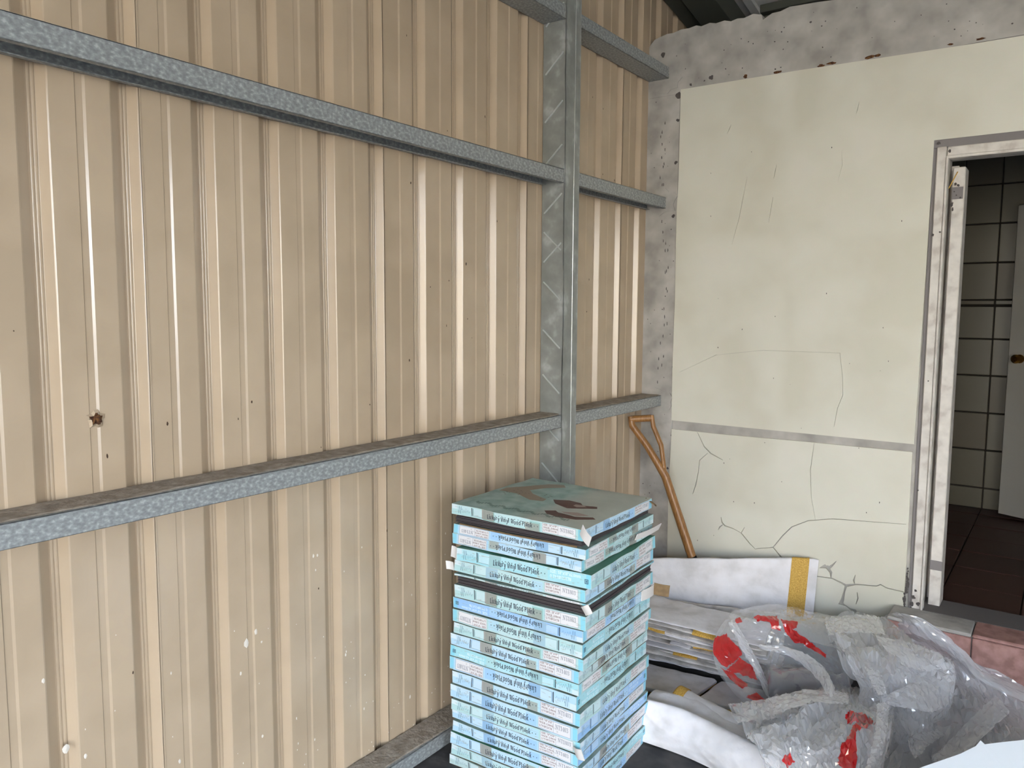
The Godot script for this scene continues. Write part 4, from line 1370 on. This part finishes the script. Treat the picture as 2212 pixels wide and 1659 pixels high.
func build_spade() -> void:
	var o := thing("spade", "spade with a wooden D-shaped handle leaning in the corner", "spade", Vector3(0.45, 0, 0.19))
	var at := -o.position
	var a := Vector3(0.052, 0.960, 0.215) + at
	var b := Vector3(0.136, 0.968, 0.172) + at
	var fork := Vector3(0.222, 0.700, 0.185) + at
	var low := Vector3(0.362, 0.325, 0.170) + at
	var toe := Vector3(0.405, 0.215, 0.150) + at
	var d := (fork - a).normalized()
	var st := new_st()
	tube(st, [a - (b - a) * 0.09, a, b, b + (b - a) * 0.04], [0.012, 0.0165, 0.0165, 0.012], 14, 1.0, Vector3.UP)
	commit(st, "grip", mats.wood, o)
	var s1 := new_st()
	tube(s1, [a + Vector3(-0.002, 0.014, 0), a + Vector3(0.006, -0.03, 0.0), a.lerp(fork, 0.42) + Vector3(0.008, -0.012, 0), a.lerp(fork, 0.75), fork, low.lerp(fork, 0.45), low], [0.014, 0.0165, 0.017, 0.018, 0.020, 0.021, 0.0205], 14, 1.0, Vector3.BACK)
	commit(s1, "shaft", mats.wood, o)
	var s2 := new_st()
	tube(s2, [b + Vector3(0.002, 0.014, 0), b + Vector3(0.012, -0.04, 0.0), b.lerp(fork, 0.5) + Vector3(0.014, 0.01, 0), b.lerp(fork, 0.85) + Vector3(0.004, 0, 0), fork + Vector3(0.006, -0.03, 0)], [0.011, 0.014, 0.014, 0.012, 0.010], 12, 0.8, Vector3.BACK)
	commit(s2, "handle_arm", mats.wood, o)
	var s3 := new_st()
	tube(s3, [low + (low - toe) * 0.1, low + (toe - low) * 0.5, toe], [0.0225, 0.023, 0.021], 14, 1.0, Vector3.BACK)
	commit(s3, "socket", mats.steel_black, o)
	var bl := new_st()
	var e := (toe - low).normalized()
	var up := e.cross(Vector3(0.93, 0, -0.36)).normalized()
	var sx := e.cross(up).normalized()
	var tr := Transform3D(Basis(sx, e, up), toe - e * 0.01)
	extrude(bl, PackedVector2Array([Vector2(-0.085, 0.0), Vector2(0.085, 0.0), Vector2(0.085, 0.15), Vector2(0.05, 0.205), Vector2(0.0, 0.225), Vector2(-0.05, 0.205), Vector2(-0.085, 0.15)]), -0.002, 0.002, tr)
	commit(bl, "blade", mats.steel_dark, o)


# ---------------------------------------------------------------- sacks

# soft flat roll from p0 to p1: w half width along side, h half height along up
func soft_slab(called: String, m: Material, parent: Node, p0: Vector3, p1: Vector3, side: Vector3, up: Vector3, w: float, h: float, amp := 0.004, u0 := 0.0, u1 := 1.0, grow := 0.0, sd := 0.0, boxy := 3.0) -> MeshInstance3D:
	var st := new_st()
	var nu := 34 if u1 - u0 > 0.5 else 8
	var nk := 40
	var rings := []
	for i in nu + 1:
		var u := lerpf(u0, u1, float(i) / nu)
		var c := p0.lerp(p1, u)
		# the ends close in a rounded hem
		var e := clampf(minf(u, 1.0 - u) / 0.05, 0.0, 1.0)
		var close := 0.35 + 0.65 * sqrt(e * (2.0 - e))
		var ring := []
		for k in nk:
			var a := TAU * k / nk
			var ca := cos(a)
			var sa := sin(a)
			var x := signf(ca) * pow(absf(ca), 2.0 / boxy)
			var y := signf(sa) * pow(absf(sa), 2.0 / boxy)
			var p := c + side * x * (w + grow) * (0.9 + 0.1 * close) + up * y * (h * close + grow)
			var q := c + side * x * w + up * y * h
			var n := amp * (soft.get_noise_3d(q.x * 7.0 + sd, q.y * 14.0, q.z * 7.0 + sd) + 0.6 * ridge(q + Vector3(sd, 0, 0), 9.0) - 0.2)
			ring.append(p + (side * x * 0.5 + up * y).normalized() * n)
		rings.append(ring)
	ring_surface(st, rings, u0 <= 0.0 and u1 >= 1.0)
	return commit(st, called, m, parent)


func ring_surface(st: SurfaceTool, rings: Array, caps: bool) -> void:
	var nu := rings.size()
	var nk: int = rings[0].size()
	var mid := []
	for r in rings:
		var c := Vector3.ZERO
		for p in r:
			c += p
		mid.append(c / nk)
	var norm := []
	var vote := 0.0
	for i in nu:
		var row := []
		for k in nk:
			var du: Vector3 = rings[mini(i + 1, nu - 1)][k] - rings[maxi(i - 1, 0)][k]
			var dk: Vector3 = rings[i][(k + 1) % nk] - rings[i][(k + nk - 1) % nk]
			var n := du.cross(dk).normalized()
			vote += n.dot((rings[i][k] - mid[i]).normalized())
			row.append(n)
		norm.append(row)
	if vote < 0.0:
		for i in nu:
			for k in nk:
				norm[i][k] = -norm[i][k]
	for i in nu - 1:
		for k in nk:
			var j := (k + 1) % nk
			smooth_quad(st, rings[i][k], rings[i][j], rings[i + 1][j], rings[i + 1][k], norm[i][k], norm[i][j], norm[i + 1][j], norm[i + 1][k])
	if caps:
		for e in [0, nu - 1]:
			var ax: Vector3 = (mid[e] - mid[1 if e == 0 else nu - 2]).normalized()
			for k in nk:
				var j := (k + 1) % nk
				if (rings[e][k] - mid[e]).cross(rings[e][j] - mid[e]).dot(ax) > 0:
					tri(st, mid[e], rings[e][k], rings[e][j])
				else:
					tri(st, mid[e], rings[e][j], rings[e][k])


func build_sacks() -> void:
	# flat sack propped up against the wall behind the spade
	var a := thing("bulk_sack", "folded white woven sack with one wide yellow strap, propped upright against the wall", "sack", Vector3(0.55, 0.0, 0.14), "folded bulk sacks")
	var p0 := Vector3(0.12, 0.19, 0.322) - a.position
	var p1 := Vector3(0.884, 0.268, 0.042) - a.position
	var up := Vector3(0.02, 1.0, -0.14).normalized()
	var ax := (p1 - p0).normalized()
	var nrm := ax.cross(up).normalized()
	soft_slab("folded_cloth", mats.sack, a, p0, p1, up, nrm, 0.128, 0.013, 0.003, 0.0, 1.0, 0.0, 3.0, 5.0)
	soft_slab("strap", mats.strap, a, p0, p1, up, nrm, 0.128, 0.013, 0.003, 0.862, 0.952, 0.0025, 3.0, 5.0)
	soft_slab("folded_cloth", mats.sack_old, a, Vector3(0.16, 0.085, 0.40) - a.position, Vector3(0.80, 0.085, 0.19) - a.position, up, nrm, 0.085, 0.012, 0.004, 0.0, 1.0, 0.0, 5.0, 5.0)
	# heap of five folded sacks
	var labels := ["lowest of the grey white folded sacks heaped behind the cartons", "second lowest folded sack in the heap, with a yellow strap patch on its front edge", "middle folded sack of the heap beside the cartons, loose white label on its edge", "second highest folded sack of the heap, its yellow strap pressed flat", "topmost folded sack of the heap, sloping away from the cartons"]
	for i in 5:
		var o := thing("bulk_sack", labels[i], "sack", Vector3(0.58, 0.026 + 0.036 * i, 0.5), "folded bulk sacks")
		var y := 0.0
		var sl := 0.006 * i
		var sh := 0.015 * sin(i * 2.1)
		var q0 := Vector3(-0.30, y + 0.018 + sl * 0.6, 0.045 + sh)
		var q1 := Vector3(0.28 - 0.012 * i, y + 0.004 - sl * 0.35, -0.045 + sh)
		var axx := (q1 - q0).normalized()
		var upp := Vector3(0.03, 1, 0).normalized()
		var sd := axx.cross(upp).normalized()
		upp = sd.cross(axx).normalized()
		for k in 3:
			var dy := -0.011 + 0.011 * k
			var back := 0.012 * sin(i * 1.3 + k * 2.2)
			soft_slab("fold", mats.sack_old if (i + k) % 3 else mats.sack, o, q0 + Vector3(0, dy, back), q1 + Vector3(0, dy, back), sd, upp, 0.125, 0.0062, 0.0045, 0.0, 1.0, 0.0, i * 5.0 + k, 2.6)
		if i in [1, 2, 3, 4]:
			var us: float = [0.0, 0.33, 0.46, 0.10, 0.5][i]
			soft_slab("strap", mats.strap, o, q0 + Vector3(0, 0.0, 0.012 * sin(i * 1.3 + 2.2)), q1 + Vector3(0, 0.0, 0.012 * sin(i * 1.3 + 2.2)), sd, upp, 0.125, 0.0062, 0.0045, us, us + 0.17, 0.0065, i * 5.0 + 1, 2.6)
		if i == 2:
			soft_slab("loose_label", mats.sack, o, q0.lerp(q1, 0.3) + sd * 0.128 + Vector3(0, 0.002, 0), q0.lerp(q1, 0.45) + sd * 0.13 + Vector3(0, 0.0, 0), sd, upp, 0.02, 0.003, 0.004, 0.0, 1.0, 0.0, 8.0, 2.6)
	# two flat sacks on the floor before the heap
	var f1 := thing("bulk_sack", "flat dirty white sack on the floor, beside the carton stack", "sack", Vector3(0.5, 0.015, 0.77), "folded bulk sacks")
	soft_slab("folded_cloth", mats.sack, f1, Vector3(-0.22, 0.0, 0.03), Vector3(0.165, 0.0, -0.02), Vector3(-0.12, 0, 1).normalized(), Vector3.UP, 0.105, 0.014, 0.003, 0.0, 1.0, 0.0, 31.0, 5.0)
	soft_slab("strap", mats.strap, f1, Vector3(-0.22, -0.006, 0.03), Vector3(0.165, -0.006, -0.02), Vector3(-0.12, 0, 1).normalized(), Vector3.UP, 0.107, 0.007, 0.003, 0.0, 1.0, 0.0, 33.0, 5.0)
	var f2 := thing("bulk_sack", "flat dirty white sack on the floor with a yellow lower edge, partly under the film", "sack", Vector3(0.82, 0.015, 0.72), "folded bulk sacks")
	soft_slab("folded_cloth", mats.sack, f2, Vector3(-0.14, 0.0, 0.03), Vector3(0.165, 0.0, -0.02), Vector3(-0.10, 0, 1).normalized(), Vector3.UP, 0.098, 0.014, 0.003, 0.0, 1.0, 0.0, 41.0, 5.0)
	soft_slab("strap", mats.strap, f2, Vector3(-0.14, -0.007, 0.03), Vector3(0.165, -0.007, -0.02), Vector3(-0.10, 0, 1).normalized(), Vector3.UP, 0.1005, 0.006, 0.003, 0.0, 1.0, 0.0, 43.0, 5.0)
	# clean white sack in front
	var g := thing("bulk_sack", "clean bright white sack lying in front, half under the film, yellow strap at its end", "sack", Vector3(0.9, 0.0, 1.1), "folded bulk sacks")
	var rows := [
		[Vector3(0.60, 0.085, 0.98), Vector3(0.75, 0.10, 0.965), Vector3(0.88, 0.085, 1.0), Vector3(1.0, 0.07, 1.05), Vector3(1.16, 0.06, 1.1)],
		[Vector3(0.60, 0.125, 1.06), Vector3(0.75, 0.118, 1.04), Vector3(0.88, 0.098, 1.06), Vector3(1.0, 0.09, 1.10), Vector3(1.16, 0.08, 1.15)],
		[Vector3(0.60, 0.120, 1.13), Vector3(0.75, 0.112, 1.11), Vector3(0.88, 0.105, 1.12), Vector3(1.0, 0.105, 1.15), Vector3(1.16, 0.095, 1.2)],
		[Vector3(0.60, 0.150, 1.185), Vector3(0.75, 0.148, 1.165), Vector3(0.90, 0.140, 1.185), Vector3(1.04, 0.128, 1.215), Vector3(1.18, 0.105, 1.26)],
		[Vector3(0.61, 0.120, 1.205), Vector3(0.76, 0.115, 1.195), Vector3(0.91, 0.105, 1.225), Vector3(1.05, 0.085, 1.265), Vector3(1.19, 0.06, 1.31)],
		[Vector3(0.61, 0.060, 1.205), Vector3(0.77, 0.055, 1.205), Vector3(0.92, 0.045, 1.235), Vector3(1.06, 0.03, 1.275), Vector3(1.20, 0.02, 1.32)],
		[Vector3(0.61, 0.006, 1.200), Vector3(0.77, 0.006, 1.195), Vector3(0.92, 0.004, 1.215), Vector3(1.06, 0.004, 1.25), Vector3(1.20, 0.003, 1.29)],
	]
	for r in rows:
		for k in r.size():
			r[k] -= g.position
	var pts := []
	for j in 57:
		var row := PackedVector3Array()
		for i in 57:
			var p := surface_at(rows, i / 56.0, j / 56.0)
			var n := 0.006 * soft.get_noise_3d(p.x * 6.0 + p.z * 9.0, p.y * 30.0 - p.x * 10.0, 4.0) + 0.004 * ridge(Vector3(p.x * 0.6, p.y * 1.4 + p.x * 0.8, p.z), 9.0)
			row.append(p + Vector3(0, 0.5, 0.7) * n)
		pts.append(row)
	put(grid_mesh(pts), "folded_cloth", mats.sack, g)
	var roll := Vector3(0.655, 0.108, 1.0) - g.position
	var roll1 := Vector3(0.915, 0.075, 1.035) - g.position
	soft_slab("rolled_edge", mats.sack, g, roll, roll1, Vector3(0, 0, 1), Vector3.UP, 0.042, 0.022, 0.003, 0.0, 1.0, 0.0, 51.0, 2.4)
	soft_slab("strap", mats.strap, g, roll, roll1, Vector3(0, 0, 1), Vector3.UP, 0.042, 0.022, 0.003, 0.0, 0.17, 0.003, 51.0, 2.4)


# ---------------------------------------------------------------- film

func in_poly(list: Array, u: float, v: float) -> bool:
	for poly in list:
		var pv := PackedVector2Array()
		for p in poly:
			pv.append(Vector2(p[0], p[1]))
		if Geometry2D.is_point_in_polygon(Vector2(u, v), pv):
			return true
	return false


# film bent into long pleats and small flat facets
func crumple(rows: Array, nu: int, nv: int, coarse: float, fine: float, off: Vector3, shift: Vector3, pleat: Vector3, min_y := 0.004) -> Array:
	var r := RandomNumberGenerator.new()
	r.seed = int(off.x * 100.0) + 3
	var pts := []
	for j in nv + 1:
		var row := PackedVector3Array()
		for i in nu + 1:
			var u := clampf((i + (r.randf_range(-0.4, 0.4) if i > 0 and i < nu else 0.0)) / nu, 0.0, 1.0)
			var v := clampf((j + (r.randf_range(-0.4, 0.4) if j > 0 and j < nv else 0.0)) / nv, 0.0, 1.0)
			var p := surface_at(rows, u, v)
			var e := 0.02
			var du := surface_at(rows, minf(u + e, 1), v) - surface_at(rows, maxf(u - e, 0), v)
			var dv := surface_at(rows, u, minf(v + e, 1)) - surface_at(rows, u, maxf(v - e, 0))
			var n := dv.cross(du).normalized()
			var q := p + off
			var warp := Vector3(crease.get_noise_3dv(q * 3.0), crease.get_noise_3dv(q * 3.0 + Vector3(9, 3, 1)), crease.get_noise_3dv(q * 3.0 + Vector3(2, 7, 4))) * 0.06
			var w := q + warp
			w -= pleat * w.dot(pleat) * 0.85
			var h := coarse * (ridge(w, 4.0) - 0.45) + coarse * 0.5 * (ridge(w, 10.0) - 0.45) + fine * r.randf_range(-1.0, 1.0)
			var o := p + n * h + shift
			o.y = maxf(o.y, min_y)
			row.append(o)
		pts.append(row)
	return pts


# flat facets; facets split finely so that the red print has clean edges
func facet_mesh(pts: Array, red: Array, m0: Material, m1: Material) -> ArrayMesh:
	var a := new_st()
	var b := new_st()
	var any := false
	var nv := pts.size()
	var nu: int = pts[0].size()
	var cut := 4
	for j in nv - 1:
		for i in nu - 1:
			var c := [Vector2(i, j), Vector2(i, j + 1), Vector2(i + 1, j + 1), Vector2(i + 1, j)]
			var tris := [[0, 1, 2], [0, 2, 3]] if (i * 7 + j * 5) % 3 else [[0, 1, 3], [1, 2, 3]]
			for t in tris:
				var p := []
				var uv := []
				for k in t:
					p.append(pts[int(c[k].y)][int(c[k].x)])
					uv.append(Vector2(c[k].x / (nu - 1), c[k].y / (nv - 1)))
				var near := false
				if red.size():
					for poly in red:
						for q in poly:
							if absf(q[0] - uv[0].x) < 0.25 and absf(q[1] - uv[0].y) < 0.25:
								near = true
				if not near:
					tri(a, p[0], p[1], p[2])
					continue
				for x in cut:
					for y in cut - x:
						for half in 2:
							if half == 1 and y == cut - x - 1:
								continue
							var w := [Vector2(x, y), Vector2(x + 1, y), Vector2(x, y + 1)] if half == 0 else [Vector2(x + 1, y), Vector2(x + 1, y + 1), Vector2(x, y + 1)]
							var pp := []
							var mid := Vector2.ZERO
							for g in w:
								var f: Vector2 = g / float(cut)
								pp.append(p[0] + (p[1] - p[0]) * f.x + (p[2] - p[0]) * f.y)
								mid += (uv[0] + (uv[1] - uv[0]) * f.x + (uv[2] - uv[0]) * f.y) / 3.0
							if in_poly(red, mid.x, mid.y):
								tri(b, pp[0], pp[1], pp[2])
								any = true
							else:
								tri(a, pp[0], pp[1], pp[2])
	var mesh := a.commit()
	mesh.surface_set_material(0, m0)
	if any:
		b.commit(mesh)
		mesh.surface_set_material(1, m1)
	return mesh


func film_rows(key: String, at: Vector3) -> Array:
	var out := []
	for r in FILM[key]:
		var row := []
		for p in r:
			row.append(Vector3(p[0], p[1], p[2]) - at)
		out.append(row)
	return out


func build_film() -> void:
	var specs := [
		["flap", "clear plastic bag flap with red printing hanging over the sack heap", Vector3(0.8, 0, 0.72), 20, 34, 0.008, 0.0016, 2,
			[[[0.05, 0.20], [0.5, 0.17], [0.75, 0.3], [0.8, 0.42], [0.3, 0.5], [0.02, 0.36]], [[0.3, 0.52], [0.7, 0.44], [0.9, 0.58], [0.8, 0.72], [0.55, 0.6]], [[0.15, 0.5], [0.4, 0.55], [0.55, 0.72], [0.3, 0.74]], [[0.1, 0.84], [0.55, 0.82], [0.6, 0.97], [0.2, 0.98]]], [0.6, -0.8, 0.3]],
		["veil", "clear plastic bag with red letters stretched over the sack heap", Vector3(0.9, 0, 0.45), 48, 30, 0.014, 0.002, 2,
			[[[0.20, 0.26], [0.42, 0.24], [0.42, 0.42], [0.34, 0.42], [0.34, 0.33], [0.22, 0.33]], [[0.44, 0.28], [0.58, 0.28], [0.57, 0.36], [0.53, 0.38], [0.60, 0.43], [0.78, 0.56], [0.76, 0.61], [0.60, 0.53], [0.52, 0.56], [0.46, 0.44]], [[0.05, 0.23], [0.10, 0.22], [0.10, 0.29], [0.06, 0.29]]], [0.9, -0.3, 0.3]],
		["clump", "crumpled clear plastic with red printing, frontmost lump of the film heap", Vector3(1.2, 0, 1.1), 56, 38, 0.028, 0.0055, 2,
			[[[0.64, 0.36], [0.76, 0.30], [0.84, 0.36], [0.80, 0.46], [0.70, 0.52], [0.70, 0.70], [0.60, 0.72], [0.60, 0.58], [0.72, 0.44], [0.66, 0.44]], [[0.12, 0.62], [0.22, 0.60], [0.26, 0.68], [0.16, 0.70]]], [0.2, -0.5, 0.8]],
		["hood", "large raised hood of crumpled clear plastic in the middle of the film heap", Vector3(1.3, 0, 0.6), 46, 34, 0.032, 0.0048, 2, [], [0.8, 0.3, 0.3]],
		["drift", "low drift of clear plastic film lying along the tiled doorstep", Vector3(1.5, 0, 0.5), 46, 38, 0.026, 0.0042, 2, [], [1.0, -0.2, 0.3]],
	]
	for s in specs:
		var o := thing("plastic_film", s[1], "plastic film", s[2], "heap of clear plastic film")
		var rows := film_rows(s[0], s[2])
		var red: Array = s[8]
		for k in s[7]:
			var pts := crumple(rows, s[3], s[4], s[5] * (1.0 + 0.25 * k), s[6], Vector3(k * 7.3, k * 3.1, k * 5.7) + s[2], Vector3(0, -0.03 * k, -0.015 * k), Vector3(s[9][0], s[9][1], s[9][2]).normalized())
			put(facet_mesh(pts, red if k == 0 else [], mats.film if s[0] in ["flap", "veil"] else mats.film_thick, mats.film_red), "film_layer", null, o)
		# larger rolled folds that catch the light
		for f in FOLDS:
			if f[0] != s[0]:
				continue
			var fr := []
			for r in f[1]:
				var row := []
				for p in r:
					row.append(Vector3(p[0], p[1], p[2]) - s[2])
				fr.append(row)
			var fp := []
			for j in 10:
				var row := PackedVector3Array()
				for i in 33:
					var p := surface_at(fr, i / 32.0, j / 9.0)
					var n := 0.006 * (ridge(p * Vector3(0.5, 1.0, 1.0) + s[2], 13.0) - 0.4) + 0.0022 * ridge(p + s[2], 31.0)
					row.append(p + Vector3(0.05, 0.55, 0.45) * n + Vector3(rng.randf_range(-1, 1), rng.randf_range(-1, 1), rng.randf_range(-1, 1)) * 0.0024)
				fp.append(row)
			put(facet_mesh(fp, [], mats.film_fold, null), "rolled_fold", null, o)
	# dark bundle wrapped in film
	var b := thing("wrapped_bundle", "dark bundle tightly wrapped in shiny stretch film between the plastic lumps", "bundle", Vector3(0.98, 0.0, 0.66))
	soft_slab("core", mats.wrap_dark, b, Vector3(-0.10, 0.072, 0.03), Vector3(0.16, 0.066, -0.10), Vector3(0.45, 0, 1).normalized(), Vector3.UP, 0.082, 0.060, 0.010, 0.0, 1.0, 0.0, 71.0, 2.3)
	soft_slab("stretch_film", mats.film, b, Vector3(-0.105, 0.073, 0.03), Vector3(0.165, 0.067, -0.10), Vector3(0.45, 0, 1).normalized(), Vector3.UP, 0.096, 0.071, 0.02, 0.0, 1.0, 0.002, 75.0, 2.3)


func build_bundle() -> void:
	var o := thing("white_bundle", "plain white flat topped bundle in the photo's bottom right corner", "bundle", Vector3(1.9, 0, 1.5))
	var edge := [[1.37, 0.30, 1.56], [1.414, 0.319, 1.503], [1.489, 0.348, 1.43], [1.538, 0.366, 1.384], [1.569, 0.378, 1.355], [1.598, 0.392, 1.321], [1.606, 0.40, 1.30], [1.616, 0.397, 1.308], [1.651, 0.405, 1.287], [1.695, 0.415, 1.263], [1.767, 0.43, 1.225], [1.95, 0.43, 1.22], [2.2, 0.42, 1.25], [2.25, 0.30, 1.55], [2.2, 0.22, 1.75], [1.7, 0.22, 1.75], [1.45, 0.24, 1.70]]
	var mid := Vector3(1.75, 0.335, 1.46) - o.position
	var st := new_st()
	for k in edge.size():
		var p := Vector3(edge[k][0], edge[k][1], edge[k][2]) - o.position
		var e: Array = edge[(k + 1) % edge.size()]
		var q := Vector3(e[0], e[1], e[2]) - o.position
		tri(st, mid, q, p)
		quad(st, p, q, Vector3(q.x, 0, q.z), Vector3(p.x, 0, p.z))
		tri(st, Vector3(mid.x, 0, mid.z), Vector3(p.x, 0, p.z), Vector3(q.x, 0, q.z))
	commit(st, "body", mats.foam, o)
